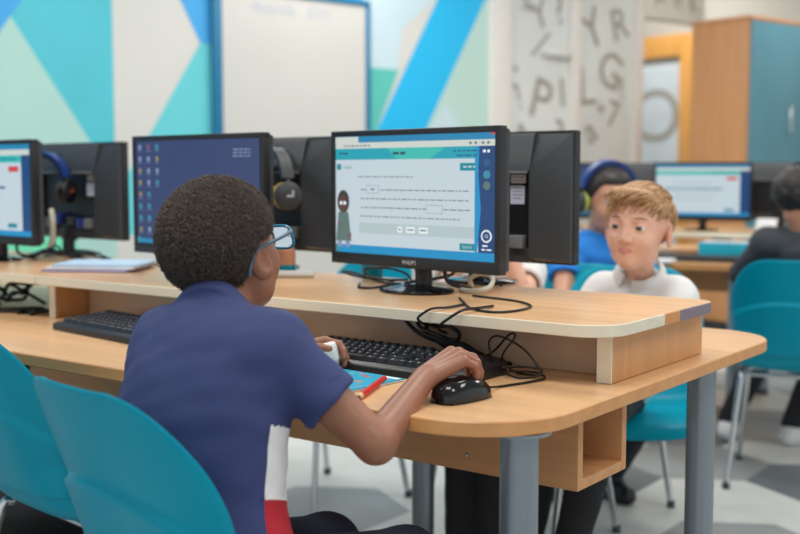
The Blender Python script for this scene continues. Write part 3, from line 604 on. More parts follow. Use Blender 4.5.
# ---------------------------------------------------------------- chairs
def make_chair(label, loc, rz, group=None, sc=1., w=.21, top=.80):
    t = thing('plastic_chair', label, 'chair', loc, rz, group); t.scale = (sc,)*3
    NUc, NVc = 40, 170
    prof = [(.205, .385), (.195, .402), (.17, .412), (.06, .412), (-.06, .405), (-.125, .408), (-.165, .43), (-.192, .475), (-.212, .53), (-.244, .62), (-.274, .70), (-.310, top)]
    P_ = [V(*p) for p in prof]; Q = []
    for i in range(len(P_)-1):
        a, b_, c, d = P_[max(i-1, 0)], P_[i], P_[i+1], P_[min(i+2, len(P_)-1)]
        for k in range(8):
            s = k/8; Q.append(.5*((2*b_)+(-a+c)*s+(2*a-5*b_+4*c-d)*s*s+(-a+3*b_-3*c+d)*s**3))
    Q = np.array(Q+[P_[-1]]); cl = np.r_[0, np.cumsum(np.linalg.norm(np.diff(Q, axis=0), axis=1))]; tt = np.linspace(0, cl[-1], NVc)
    py = np.interp(tt, cl, Q[:, 0]); pz = np.interp(tt, cl, Q[:, 1]); tot = cl[-1]
    front = np.zeros((NVc, NUc+1, 3))
    for j in range(NVc):
        # half width: rounded front lip, slight waist at the bend, big rounded top corners
        rem = tot-tt[j]; hw = w*(.93+.07*min(1, max(0, (pz[j]-.45)/.25))) if pz[j] > .45 else w*.95
        rt = .19
        if rem < rt: hw *= 1-(.60)*(1-math.sqrt(max(0, 1-((rt-rem)/rt)**2)))
        if tt[j] < .05: hw *= 1-.12*(1-math.sqrt(max(0, 1-((.05-tt[j])/.05)**2)))
        for i in range(NUc+1):
            u = -1+2*i/NUc; x = u*hw; back = min(1, max(0, (pz[j]-.40)/.14))
            y = py[j]+back*.055*(abs(x)/w)**2.6; z = pz[j]+(1-back)*.022*abs(u)**3
            if rem < .004: z -= 0
            zc_ = .655-.060*abs(u)**2.2-.012*u      # lower back moulding
            if back > .5: y -= .011/(1+math.exp((z-zc_)/.0016))*(1 if abs(u) < .96 else .3)
            front[j, i] = (x, y, z)
    # smooth top rim into an arc
    nrm = np.zeros_like(front); dj = np.gradient(front, axis=0); di = np.gradient(front, axis=1); nrm = np.cross(di, dj); nrm /= np.linalg.norm(nrm, axis=2)[..., None]+1e-9
    rear = front-nrm*.007; rear2 = front-nrm*.0035
    n1 = NUc+1; vs = [tuple(p) for p in front.reshape(-1, 3)]+[tuple(p) for p in rear.reshape(-1, 3)]; o = NVc*n1; fs = []
    for j in range(NVc-1):
        for i in range(NUc):
            a = j*n1+i; fs.append((a, a+1, a+n1+1, a+n1)); fs.append((o+a, o+a+n1, o+a+n1+1, o+a+1))
    loop = [i for i in range(n1)]+[j*n1+NUc for j in range(1, NVc)]+[(NVc-1)*n1+i for i in range(NUc-1, -1, -1)]+[j*n1 for j in range(NVc-2, 0, -1)]
    mid = []
    cen = front.reshape(-1, 3)
    base = len(vs)
    flat = front.reshape(-1, 3); rflat = rear.reshape(-1, 3)
    for k, q in enumerate(loop):
        pa = loop[k-1]; pb = loop[(k+1) % len(loop)]; tv = flat[pb]-flat[pa]; nn = nrm.reshape(-1, 3)[q]; out = np.cross(tv, nn); out /= np.linalg.norm(out)+1e-9
        vs.append(tuple((flat[q]+rflat[q])/2+out*.0035))
    L_n = len(loop)
    for k in range(L_n):
        a, b_ = loop[k], loop[(k+1) % L_n]; m0, m1 = base+k, base+(k+1) % L_n
        fs.append((a, m0, m1, b_)); fs.append((o+a, o+b_, m1, m0))
    b = B(); b.add(vs, fs, M_TEAL); b.build('shell', t, True, 60)
    b = B()
    for sg in (-1, 1):
        b.tube([(sg*.165, .15, .3935), (sg*.165, -.11, .3925)], .0095, M_CHROME, 10)
    b.tube([(-.165, .06, .385), (.165, .06, .385)], .0085, M_CHROME, 10); b.tube([(-.165, -.08, .385), (.165, -.08, .385)], .0085, M_CHROME, 10); b.build('under_frame', t)
    for (sx, ya, yb) in ((-1, .15, .215), (1, .15, .215), (-1, -.11, -.205), (1, -.11, -.205)):
        b = B(); b.tube([(sx*.165, ya*.8, .3925), (sx*.167, ya, .388), (sx*.175, ya+(yb-ya)*.3, .355), (sx*.205, yb, .012)], .0098, M_CHROME, 12); lg = b.build('leg', t)
        b = B(); b.lathe([(.013, 0), (.013, .02), (.0105, .024)], (sx*.206, yb+.001*(1 if ya > 0 else -1), 0), M_DGREY, 14); b.build('foot_cap', lg)
    return t
make_chair('teal plastic chair the boy in navy sits on', (-1.192, 1.215, 0), R_(-8))
make_chair('empty teal chair at the left edge, behind the front chair', (-1.875, 1.455, 0), R_(-8))
make_chair('teal chair of the boy in the white shirt, across the desk', (-1.325, 2.865, 0), PI+R_(25))
make_chair('teal chair the boy in the dark jacket sits on, at the right edge', (-1.195, 3.94, 0), R_(14))
make_chair('teal chair of the child in the blue top, far side of the desk', (-1.70, 3.30, 0), R_(-120))
make_chair('empty teal chair showing behind the monitor with two white stickers', (-2.22, 3.98, 0), R_(34))
make_chair('chair across the desk seen only by its thin crossed legs', (-2.40, 2.78, 0), PI-R_(8))
make_chair('teal chair of the child hidden behind the monitors, by the grey leg', (-1.66, 2.84, 0), PI-R_(4))
# ---------------------------------------------------------------- implicit bodies
def nz(v): v = np.asarray(v, float); return v/(np.linalg.norm(v)+1e-12)
def cap(P, a, b, ra, rb):
    a = np.asarray(a, float); b = np.asarray(b, float); ba = b-a; t = np.clip(((P-a) @ ba)/(ba @ ba+1e-12), 0, 1)
    return np.linalg.norm(P-a-t[:, None]*ba, axis=1)-(ra+(rb-ra)*t)
def ell(P, c, r, R=None):
    q = P-np.asarray(c, float)
    if R is not None: q = q @ R
    r = np.asarray(r, float); k0 = np.linalg.norm(q/r, axis=1); k1 = np.linalg.norm(q/(r*r), axis=1)
    return k0*(k0-1)/(k1+1e-9)
def smin(a, b, k):
    h = np.clip(.5+.5*(b-a)/k, 0, 1); return b+(a-b)*h-k*h*(1-h)
def smax(a, b, k): return -smin(-a, -b, k)
def sub(a, b, k): return smax(a, -b, k)
def waves(P, seed, freq, n=5):
    r = np.random.RandomState(seed); o = np.zeros(len(P))
    for _ in range(n):
        k = nz(r.normal(size=3))*freq*r.uniform(.6, 1.5); o += np.sin(P @ k+r.uniform(0, 6.28))
    return o/n
OFF = np.array([(i, j, k) for i in (0, 1) for j in (0, 1) for k in (0, 1)])
def polygonize(f, lo, hi, h, lip=1.15):
    lo = np.asarray(lo, float); hi = np.asarray(hi, float); nb = 8; bs = nb*h
    n = np.ceil((hi-lo)/bs).astype(int)+1
    G = np.stack(np.meshgrid(*[np.arange(k) for k in n], indexing='ij'), -1).reshape(-1, 3)
    d = f(lo+(G+.5)*bs); act = G[np.abs(d) < lip*bs*.87+h]
    m = n*nb+2; key = lambda I: (I[:, 0]*m[1]+I[:, 1])*m[2]+I[:, 2]
    g = np.arange(nb+1); L9 = np.stack(np.meshgrid(g, g, g, indexing='ij'), -1).reshape(-1, 3)
    K = np.unique(np.concatenate([key(act*nb+l) for l in L9]))
    I = np.stack([K//(m[1]*m[2]), (K//m[2]) % m[1], K % m[2]], 1)
    D = f(lo+I*h)
    g = np.arange(nb); L8 = np.stack(np.meshgrid(g, g, g, indexing='ij'), -1).reshape(-1, 3)
    C = (act[:, None, :]*nb+L8[None]).reshape(-1, 3)
    st = np.array([key(o[None])[0] for o in OFF]); ck = key(C)
    ci = np.searchsorted(K, ck[:, None]+st[None]); cd = D[ci]; s = cd < 0; ns = s.sum(1); mk = (ns > 0) & (ns < 8)
    C, ck, cd, s = C[mk], ck[mk], cd[mk], s[mk]
    acc = np.zeros((len(C), 3)); cnt = np.zeros(len(C))
    for a in range(8):
        for b in range(a+1, 8):
            if np.abs(OFF[a]-OFF[b]).sum() != 1: continue
            x = s[:, a] != s[:, b]; t = cd[x, a]/(cd[x, a]-cd[x, b]); acc[x] += OFF[a]+(OFF[b]-OFF[a])*t[:, None]; cnt[x] += 1
    vs = lo+(C+acc/cnt[:, None])*h
    order = np.argsort(ck); cks = ck[order]; quads = []
    for ax in range(3):
        e = np.zeros(3, int); e[ax] = 1; u_ = np.roll(e, 1); v_ = np.roll(e, 2)
        # edge from corner 0 along ax of each surface cell
        b = int(np.where((OFF == e).all(1))[0][0]); x = s[:, 0] != s[:, b]; base = C[x]; inside = s[x, 0]
        ids = []
        ok = np.ones(len(base), bool)
        for q in (0*u_, -u_, -u_-v_, -v_):
            k = key(base+q); p = np.searchsorted(cks, k); p = np.clip(p, 0, len(cks)-1); ok &= cks[p] == k; ids.append(order[p])
        Q = np.stack(ids, 1)[ok]; ins = inside[ok]; Q[~ins] = Q[~ins][:, ::-1]; quads.append(Q)
    return vs, np.concatenate(quads)
def sdf_mesh(name, f, lo, hi, h, mats, parent, matf=None, smooth_it=0, snap=()):
    vs, q = polygonize(f, lo, hi, h)
    for _ in range(smooth_it):
        acc = np.zeros_like(vs); cnt = np.zeros(len(vs))
        for k in range(4): np.add.at(acc, q[:, k], vs[q[:, (k+1) % 4]]); np.add.at(cnt, q[:, k], 1)
        vs = vs*.5+.5*acc/np.maximum(cnt, 1)[:, None]
    for fs_, msk_ in snap:   # pull nearby vertices onto a colour boundary so the seam runs straight
        p = fs_(vs); G = np.stack([(fs_(vs+e)-p)/1e-4 for e in np.eye(3)*1e-4], 1); G /= np.linalg.norm(G, axis=1)[:, None]+1e-9
        near = (np.abs(p) < .62*h) & msk_(vs); vs[near] -= (p[:, None]*G)[near]
    org = V(*parent.location) if parent is not None else V(0, 0, 0)
    me = bpy.data.meshes.new(name); me.vertices.add(len(vs)); me.vertices.foreach_set('co', (vs-org).ravel().astype(np.float32))
    me.loops.add(len(q)*4); me.loops.foreach_set('vertex_index', q.ravel().astype(np.int32)); me.polygons.add(len(q))
    me.polygons.foreach_set('loop_start', np.arange(0, len(q)*4, 4, dtype=np.int32)); me.polygons.foreach_set('loop_total', np.full(len(q), 4, np.int32))
    for m in mats: me.materials.append(m)
    if matf is not None: me.polygons.foreach_set('material_index', matf(vs[q].mean(1)).astype(np.int32))
    me.update(calc_edges=True); me.polygons.foreach_set('use_smooth', [True]*len(q)); me.update()
    o = bpy.data.objects.new(name, me); COL.objects.link(o)
    if parent is not None: o.parent = parent
    return o
def ribbons(name, polys, radii, m, parent, sides=3):
    # many thin tubes as one mesh: polys (n, k, 3)
    Pn = np.asarray(polys); n, k, _ = Pn.shape; t = np.gradient(Pn, axis=1); t /= np.linalg.norm(t, axis=2)[..., None]+1e-9
    ref = nz(np.array([.31, .52, .8])); a = np.cross(t, ref); a /= np.linalg.norm(a, axis=2)[..., None]+1e-9; b = np.cross(t, a)
    rings = []
    for s_ in range(sides):
        an = 2*PI*s_/sides; rings.append(Pn+(math.cos(an)*a+math.sin(an)*b)*np.asarray(radii)[None, :, None])
    vs = np.stack(rings, 2).reshape(-1, 3); f = []
    base = (np.arange(n)*k*sides)[:, None, None, None]; kk = (np.arange(k-1)*sides)[None, :, None, None]
    s0_ = np.arange(sides); s1_ = (s0_+1) % sides; cell = np.stack([s0_, s1_, s1_+sides, s0_+sides], 1)[None, None]
    q = (base+kk+cell).reshape(-1, 4); org = V(*parent.location)
    me = bpy.data.meshes.new(name); me.vertices.add(len(vs)); me.vertices.foreach_set('co', (vs-org).ravel().astype(np.float32))
    me.loops.add(len(q)*4); me.loops.foreach_set('vertex_index', q.ravel().astype(np.int32)); me.polygons.add(len(q))
    me.polygons.foreach_set('loop_start', np.arange(0, len(q)*4, 4, dtype=np.int32)); me.polygons.foreach_set('loop_total', np.full(len(q), 4, np.int32))
    me.materials.append(m); me.update(calc_edges=True); me.polygons.foreach_set('use_smooth', [True]*len(q)); me.update()
    o = bpy.data.objects.new(name, me); COL.objects.link(o); o.parent = parent; return o

class Head:
    def __init__(s, c, face, up, k=1.):
        s.c = V(*c); f = nz(face); r = nz(np.cross(f, nz(up))); u = np.cross(r, f); s.R = np.stack([r, f, u], 1); s.k = k
    def loc(s, P): return (P-s.c) @ s.R/s.k
    def w(s, p): return s.c+s.R @ (V(*p)*s.k)
    def skull(s, q): return ell(q, (0, -.012, .020), (.0735, .091, .077))
    def base(s, q):
        d = smin(s.skull(q), ell(q, (0, .018, -.035), (.055, .063, .075)), .03)
        d = smin(d, cap(q, (-.030, .012, -.074), (.030, .012, -.074), .024, .024), .03)
        d = smin(d, np.linalg.norm(q-V(0, .056, -.090), axis=1)-.017, .03)
        for sg in (-1, 1): d = smin(d, np.linalg.norm(q-V(sg*.032, .046, -.040), axis=1)-.0245, .02)
        return d
    def ysurf(s, x, z):
        lo, hi = .0, .14
        for _ in range(24):
            m = (lo+hi)/2
            if s.base(np.array([[x, m, z]]))[0] < 0: lo = m
            else: hi = m
        return lo
    def sdf(s, P, detail=True):
        q = s.loc(P); d = s.base(q)
        if detail:
            yb = s.ysurf(0, 0); yn = s.ysurf(0, -.036)
            d = smin(d, cap(q, (0, yb-.004, .002), (0, yn+.009, -.034), .0065, .0088), .012)
            for sg in (-1, 1):
                d = smin(d, np.linalg.norm(q-V(sg*.0095, yn+.002, -.038), axis=1)-.0065, .006)
                ex, ez = sg*.0305, -.006; ey = s.ysurf(ex, ez)
                d = sub(d, np.linalg.norm(q-V(ex, ey+.010, ez), axis=1)-.0165, .012)
                lid = np.linalg.norm(q-V(ex, ey-.0115, ez), axis=1)-.0143
                lid = sub(lid, ell(q, (ex, ey+.002, ez-.0008), (.0122, .02, .0043)), .002)
                d = smin(d, lid, .004)
                d = smin(d, cap(q, (sg*.018, s.ysurf(sg*.018, .016)-.002, .014), (sg*.044, s.ysurf(sg*.044, .014)-.003, .013), .004, .003), .008)
                e = ell(q, (sg*.0765, -.016, -.021), (.0085, .020, .031), np.array(Matrix.Rotation(-sg*.42, 3, 'Z') @ Matrix.Rotation(.18, 3, 'X')))
                e = sub(e, ell(q, (sg*.0855, -.012, -.016), (.008, .012, .019)), .003); d = smin(d, e, .006)
            ym = s.ysurf(0, -.062); ys = s.ysurf(.019, -.061)
            for sg in (-1, 1):
                d = smin(d, cap(q, (0, ym+.0015, -.0585), (sg*.019, ys-.001, -.0615), .0042, .0018), .004)
                d = smin(d, cap(q, (0, ym+.001, -.0665), (sg*.017, ys-.001, -.0625), .0048, .0018), .004)
            d = smax(d, -cap(q, (-.018, ys+.003, -.0620), (.018, ys+.003, -.0620), .0016, .0016), .002)
        return d*s.k
    def hairline(s, q, front=.052, side=.012, backz=-.062):
        th = np.arctan2(q[:, 0], q[:, 1]); a = np.abs(th)
        return q[:, 2]-np.where(a < 1.45, front+(side-front)*np.clip((a-.62)/.55, 0, 1)**1.5, side+(backz-side)*np.clip((a-1.75)/.55, 0, 1))

def hand_prims(W, d, n, side, k, bends, spread=.10, thumb=((.55, .75, -.35), .35)):
    # side +1: thumb lies along +cross(d, n)
    d = nz(d); n = nz(np.asarray(n, float)-d*(np.asarray(n, float) @ d)); s_ = np.cross(d, n)*side; W = np.asarray(W, float); pr = []
    ks = []
    for i, (o, l) in enumerate(zip((.027, .009, -.009, -.0255), (.070, .074, .070, .062))):
        kp = W+(d*l+s_*o)*k; ks.append(kp); pr.append((W+s_*o*.55*k, kp, .0125*k, .0095*k))
    out = [(pr, .008)]
    for i, L_ in enumerate((.060, .067, .062, .048)):
        fd = nz(d+s_*spread*(1.2-.8*i)); ang = 0; p = ks[i]; seg = []
        for j, fr in enumerate((.46, .30, .24)):
            ang += bends[i][j]; v = fd*math.cos(ang)-n*math.sin(ang); q = p+v*L_*fr*k
            r0 = (.0082, .0074, .0068)[j]*(1, 1.03, 1, .9)[i]*k; r1 = (.0074, .0068, .0058)[j]*(1, 1.03, 1, .9)[i]*k
            seg.append((p, q, r0, r1)); p = q
        out.append((seg, .003))
    td = nz(d*thumb[0][0]+s_*thumb[0][1]+n*thumb[0][2]); p = W+(d*.014+s_*.018-n*.004)*k; seg = []
    for j, (l, r0, r1) in enumerate(((.034, .0125, .0098), (.027, .0095, .0082), (.021, .0082, .0064))):
        if j: td = nz(td*math.cos(thumb[1])+(nz(d-td*(d @ td))*.7-n*.5)*math.sin(thumb[1]))
        q = p+td*l*k; seg.append((p, q, r0*k, r1*k)); p = q
    out.append((seg, .004))
    return out
def hand_sdf(P, prims, d0, kj):
    d = d0
    for seg, k in prims:
        e = None
        for a, b, ra, rb in seg:
            c = cap(P, a, b, ra, rb); e = c if e is None else smin(e, c, .004)
        d = smin(d, e, kj if seg is prims[0][0] else k)
    return d

def person(label, J, skin, shirt, trousers, hair, h=.0045, name='person', long_sleeves=False, shoe=None, hands=True, group=None, wrinkle=.0016, shirt_matf=None, shirt_snap=(), eyes=None, lips=None, fat=1., sleeve=.55, slr=(.052, .055), hem=-.02, detail_head=True):
    g = {k: V(*v) for k, v in J.items() if k in ('H', 'C', 'N', 'HC', 'SL', 'SR', 'EL', 'ER', 'WL', 'WR', 'PL', 'PR', 'KL', 'KR', 'AL', 'AR')}
    hd_ = Head(J['HC'], J['face'], J['up'], J.get('k', 1.))
    root = thing(name, label, 'person', (g['H'][0], g['H'][1], 0), 0, group); O_ = V(*root.location)
    tz = nz(g['N']-g['H']); sx = g['SR']-g['SL']; sx = nz(sx-tz*(sx @ tz)); fy = np.cross(tz, sx); TR = np.stack([sx, fy, tz], 1)
    fwdh = nz(J['hipf']) if 'hipf' in J else fy
    KB = J.get('kb', .05)
    def torso(P, e=0.):
        d = ell(P, g['H']+tz*.01, (.118+e, .085+e, .095+e), TR)
        d = smin(d, ell(P, (g['H']*.52+g['C']*.48), (.104+e, .084+e, .12+e), TR), .05)
        d = smin(d, ell(P, g['C'], (.122*fat+e, .088*fat+e, .135+e), TR), .05)
        d = smin(d, cap(P, g['SL'], g['SR'], .048+e, .048+e), KB)
        d = smin(d, cap(P, g['N']-tz*.03, (g['SL']+g['SR'])/2-tz*.02, .046+e, .07+e), .04)
        return d
    def arm(P, S, E, W, e=0., stop=None):
        if stop is not None: return cap(P, S, S+(E-S)*stop, .040+e, .034+e)
        return smin(cap(P, S, E, .039+e, .030+e), cap(P, E, W, .0295+e, .0195+e), .012)
    def leg(P, Hh, K, A, e=0.): return smin(cap(P, Hh, K, .066+e, .046+e), cap(P, K, A, .047+e, .033+e), .02)
    hp = []
    if hands:
        for sd in ('L', 'R'):
            if 'hand'+sd in J: hp.append(hand_prims(g['W'+sd], **J['hand'+sd]))
    def body(P):
        d = torso(P, -.006)
        for sd in 'LR':
            d = smin(d, arm(P, g['S'+sd], g['E'+sd], g['W'+sd]), .025); d = smin(d, leg(P, g['P'+sd], g['K'+sd], g['A'+sd]), .03)
        for pr in hp: d = hand_sdf(P, pr, d, .008)
        nk = hd_.w((0, J.get('ny', -.022), -.06)); nr = J.get('nr', .043)*hd_.k; d = smin(d, cap(P, g['N']-tz*.02, nk, nr, nr), .02)
        return smin(d, hd_.sdf(P, detail_head), .014)
    pts = np.array([g[k] for k in g]); lo = pts.min(0)-.16; hi = pts.max(0)+.16; lo[2] = 0
    def skinmat(C):
        q = hd_.loc(C); idx = np.zeros(len(C), int); ym = hd_.ysurf(0, -.062)
        lp = (np.abs(q[:, 0]) < .0195) & (np.abs(q[:, 2]+.0625) < .0085*(1-(q[:, 0]/.022)**2)) & (q[:, 1] > ym-.012); idx[lp] = 1
        return idx
    bo = sdf_mesh('body', body, lo, hi, h, [skin, lips or skin], root, skinmat, 1)
    # eyes and brows
    if eyes is not None:
        for sg in (-1, 1):
            ex, ez = sg*.0305, -.006; ey = hd_.ysurf(ex, ez); b = B(); c = hd_.w((ex, ey-.0115, ez)); N_, M_ = 20, 14
            gz = nz(J.get('gaze', (0, 1, 0))); vs = []; fs = []; ax = nz(np.cross(gz, (0, 0, 1))); bx = np.cross(ax, gz)
            for j in range(M_+1):
                ph = PI*j/M_
                for i in range(N_):
                    a = 2*PI*i/N_; p = .0132*(math.cos(ph)*gz+math.sin(ph)*(math.cos(a)*ax+math.sin(a)*bx)); vs.append(tuple(hd_.c+hd_.R @ ((V(ex, ey-.0115, ez)+p)*hd_.k)-O_))
            mm = [mat('pupil_black', (10, 8, 8), .08), eyes, mat('eye_white', (222, 216, 212), .15)]
            for j in range(M_):
                b_m = mm[0] if j < 1 else (mm[1] if j < 3 else mm[2]); fs = [(j*N_+i, (j+1)*N_+i, (j+1)*N_+(i+1) % N_, j*N_+(i+1) % N_) for i in range(N_)]
                o_ = len(b.v); b.add(vs if j == 0 else [], [], b_m); k_ = b.mi(b_m); b.f += fs; b.m += [k_]*len(fs)
            b.build('eye', root)
            pl = [hd_.w((sg*x, hd_.ysurf(sg*x, z)+.0015, z))-O_ for x, z in ((.016, .0155), (.027, .0180), (.038, .0175), (.047, .0135))]
            b = B(); b.tube([tuple(p) for p in pl], [.0014, .0024, .0022, .001], hair, 8); b.build('eyebrow', root)
    # shirt
    tl = lambda P: (P-g['H']) @ TR
    def shirtf(P):
        w_ = wrinkle*waves(P*np.array([1, 1, 1.5]), 3, 60, 6)+wrinkle*.8*waves(P, 8, 130, 5)
        if long_sleeves:
            d = torso(P, .012)
            for sd in 'LR': d = smin(d, arm(P, g['S'+sd], g['E'+sd], g['W'+sd], .012), .03)
            for sd in 'LR':
                ax = nz(g['W'+sd]-g['E'+sd]); d = np.where(cap(P, g['E'+sd], g['W'+sd]+ax*.05, .06, .06) < 0, smax(d, (P-g['W'+sd]) @ ax+.012, .006), d)
        else:
            d = torso(P, .011); groove = 0
            for sd in 'LR':
                E_, S_ = g['E'+sd], g['S'+sd]; ax = nz(E_-S_); end = S_+(E_-S_)*sleeve
                sl = cap(P, S_, end+ax*.06, *slr); sl = smax(sl, (P-end) @ ax, .008)
                hollow = cap(P, end-ax*.018, end+ax*.08, .0385, .041); sl = sub(sl, hollow, .004)
                sl = sl+.0012*np.exp(-(((P-end) @ ax+.022)/.0022)**2); d = smin(d, sl, .02)
        nk = hd_.w((0, -.022, -.06)); ax = nz(nk-g['N']); ring = np.abs((P-g['N']+ax*.006) @ ax)-.014
        rad = np.linalg.norm((P-g['N'])-((P-g['N']) @ ax)[:, None]*ax, axis=1)
        d = smin(d, smax(ring, rad-.0565, .006), .008)
        return smax(d+w_, -(tl(P)[:, 2]-hem), .008)
    so = sdf_mesh('shirt', shirtf, lo, hi, max(h, .0036), shirt if isinstance(shirt, list) else [shirt], root, (lambda C: shirt_matf(C, tl(C))) if shirt_matf else None, 1, [((lambda P, q=q: q(tl(P))), (lambda P, m_=m_: m_(tl(P)))) for q, m_ in shirt_snap])
    def trf(P):
        d = ell(P, g['H']+tz*.0, (.122+.006, .088+.006, .10), TR)
        for sd in 'LR': d = smin(d, leg(P, g['P'+sd], g['K'+sd], g['A'+sd], .010), .03)
        d = d+.0016*waves(P, 5, 70, 6)
        for sd in 'LR': d = np.where(np.linalg.norm(P-g['A'+sd], axis=1) < .12, smax(d, -(P[:, 2]-g['A'+sd][2]+.015), .005), d)
        return smax(d, P[:, 2]-(g['H'][2]+.085), .01)
    sdf_mesh('trousers', trf, lo, np.minimum(hi, (9, 9, .85)), .006, [trousers], root, None, 1)
    for sd in 'LR':
        A = g['A'+sd]; a0 = V(A[0], A[1], 0); fd = V(fwdh[0], fwdh[1], 0); fd = nz(fd)
        def shf(P):
            d = cap(P, a0-fd*.03+V(0, 0, .036), a0+fd*.095+V(0, 0, .028), .037, .031); d = smin(d, cap(P, a0+V(0, 0, .04), A+V(0, 0, .005), .04, .038), .03)
            return smax(d, -P[:, 2]+.001, .003)
        sdf_mesh('shoe', shf, (a0-V(.16, .16, 0)), (a0+V(.16, .16, .2)), .006, [shoe or M_BLACK], root, None, 1)
    return root, hd_, O_

def skinm(name, rgb, r=.42): return mat(name, rgb, r, var=.05, scale=60, bump=.06, sss=.06)
S_dark = skinm('skin_deep_brown', (150, 100, 76)); S_fair = skinm('skin_fair', (232, 182, 158)); S_tan = skinm('skin_tan', (196, 138, 108)); S_mid = skinm('skin_olive', (206, 150, 122))
L_fair = mat('lips_rose', (212, 140, 128), .45); L_dark = mat('lips_brown', (116, 66, 58), .4)
H_blk = mat('hair_black_brown', (40, 34, 32), .75, var=.25, scale=200); H_coil = mat('hair_coils', (98, 84, 75), .55, var=.45, scale=150)
H_bl = mat('hair_sandy_blond', (176, 136, 96), .5, var=.25, scale=90); H_dk = mat('hair_dark_brown', (34, 28, 28), .5, var=.2)
EYE_br = mat('iris_brown', (60, 40, 30), .1); EYE_bl = mat('iris_grey_blue', (78, 92, 108), .1)
F_navy = mat('navy_cotton', (52, 62, 108), .85, var=.06, scale=400, bump=.12); F_white = mat('white_cotton', (226, 226, 226), .85, var=.02, scale=300, bump=.1); F_red = mat('red_cotton', (176, 30, 46), .85, var=.06)
F_den = mat('dark_navy_denim', (32, 40, 60), .85, var=.1, scale=300, bump=.1); F_blk = mat('black_school_trousers', (34, 35, 40), .85, var=.08); F_blue = mat('bright_blue_cotton', (38, 132, 222), .8, var=.05); F_jkt = mat('charcoal_jacket_cloth', (56, 60, 66), .8, var=.1)
SH_w = mat('white_trainer', (222, 222, 220), .5)

# ---- the boy in navy
def flank(C, T):
    idx = np.zeros(len(C), int); ang = np.degrees(np.arctan2(T[:, 1], T[:, 0]))
    m = (ang > FL[0]) & (ang < FL[1]) & (T[:, 2] < FL[2]) & (T[:, 0] > 0) & (cap(C, V(-1.128, 1.195, .828), V(-.990, 1.268, .690), .058, .058) > 0); idx[m] = 1; idx[m & (T[:, 2] < FL[3])] = 2
    return idx
FL = (-15, 62, .220, .118)
GR = ((.55, .45, .25), (.50, .50, .30), (.55, .55, .30), (.6, .6, .35))
main, MH, MO = person('boy in a navy shirt and blue glasses using a computer', dict(
    H=(-1.152, 1.112, .480), kb=.09, C=(-1.228, 1.140, .70), N=(-1.262, 1.205, .872), HC=(-1.298, 1.270, .964), face=(-.10, .95, .27), up=(-.06, -.25, 1), k=1.0,
    SL=(-1.338, 1.185, .820), SR=(-1.128, 1.195, .828), EL=(-1.405, 1.37, .765), WL=(-1.40, 1.532, .752), ER=(-.990, 1.268, .690), WR=(-1.028, 1.445, .757),
    PL=(-1.21, 1.15, .480), PR=(-1.085, 1.15, .480), KL=(-1.20, 1.40, .452), KR=(-1.02, 1.385, .468), AL=(-1.22, 1.44, .085), AR=(-1.02, 1.40, .085), hipf=(0, 1, 0),
    handR=dict(d=(.42, .80, .46), n=(-.10, -.36, .92), side=-1, k=1.03, bends=((.85, .65, .4), (.85, .7, .45), (.9, .75, .45), (.9, .85, .5)), spread=.12),
    handL=dict(d=(.62, .72, .12), n=(-.45, .35, .82), side=1, k=.95, bends=((.5, .7, .5), (.55, .8, .6), (.6, .8, .6), (.7, .8, .6)), spread=.1)),
    S_dark, [F_navy, F_white, F_red], F_den, H_blk, h=.0028, wrinkle=.0024, shirt_matf=flank, shirt_snap=((lambda T: T[:, 0]*math.sin(R_(-FL[0]))+T[:, 1]*math.cos(R_(FL[0])), lambda T: (T[:, 0] > .04) & (T[:, 2] < FL[2])), (lambda T: T[:, 2]-FL[2], lambda T: (T[:, 0] > .05) & (T[:, 0] < .13) & (np.degrees(np.arctan2(T[:, 1], T[:, 0])) > FL[0]-3)), (lambda T: T[:, 2]-FL[3], lambda T: (T[:, 0] > .05) & (np.degrees(np.arctan2(T[:, 1], T[:, 0])) > FL[0]-3))), eyes=EYE_br, lips=L_dark, hem=-.05, sleeve=.60, fat=1.12, slr=(.046, .052))
def cap_hair(hd_, root, O_, m, thick, h, fr=(.052, .012, -.062), nzamp=.0012, name='hair', fade=.022, extra=None):
    def f(P):
        q = hd_.loc(P); g_ = hd_.hairline(q, *fr); t = thick*np.clip(g_/fade, 0, 1)**.6
        d = hd_.skull(q)-t+nzamp*waves(q, 4, 420, 7)+nzamp*waves(q, 9, 160, 5)
        if extra is not None: d = extra(q, d)
        return smax(d, -g_, .004)*hd_.k
    c = hd_.c; return sdf_mesh(name, f, c-.14, c+.14, h, [m], root, None, 0)
ho = cap_hair(MH, main, MO, H_blk, .0125, .003, extra=lambda q, d: smin(d, ell(q, (0, -.016, .036), (.078, .096, .084)), .02))
# short coils standing on the hair surface
nv = len(ho.data.vertices); co_ = np.empty(nv*3, np.float32); ho.data.vertices.foreach_get('co', co_); nn = np.empty(nv*3, np.float32); ho.data.vertices.foreach_get('normal', nn)
co_ = co_.reshape(-1, 3)+MO; nn = nn.reshape(-1, 3); qq = MH.loc(co_); keep = (MH.skull(qq) > .004); idx = RNG.choice(np.where(keep)[0], 15000)
p0 = co_[idx]+RNG.normal(0, .0012, (len(idx), 3)); n0 = nn[idx]+RNG.normal(0, .25, (len(idx), 3)); n0 /= np.linalg.norm(n0, axis=1)[:, None]
ax = np.cross(n0, RNG.normal(size=(len(idx), 3))); ax /= np.linalg.norm(ax, axis=1)[:, None]; bx = np.cross(n0, ax); ph = RNG.uniform(0, 6.28, len(idx))
KS = 7; cs_ = []
for k in range(KS):
    a = ph+k*1.35; cs_.append(p0+n0*(-.0015+.0056*k/(KS-1))+.0013*(np.cos(a)[:, None]*ax+np.sin(a)[:, None]*bx))
ribbons('hair_coils', np.stack(cs_, 1), [.00042]*(KS-1)+[.0002], H_coil, main)
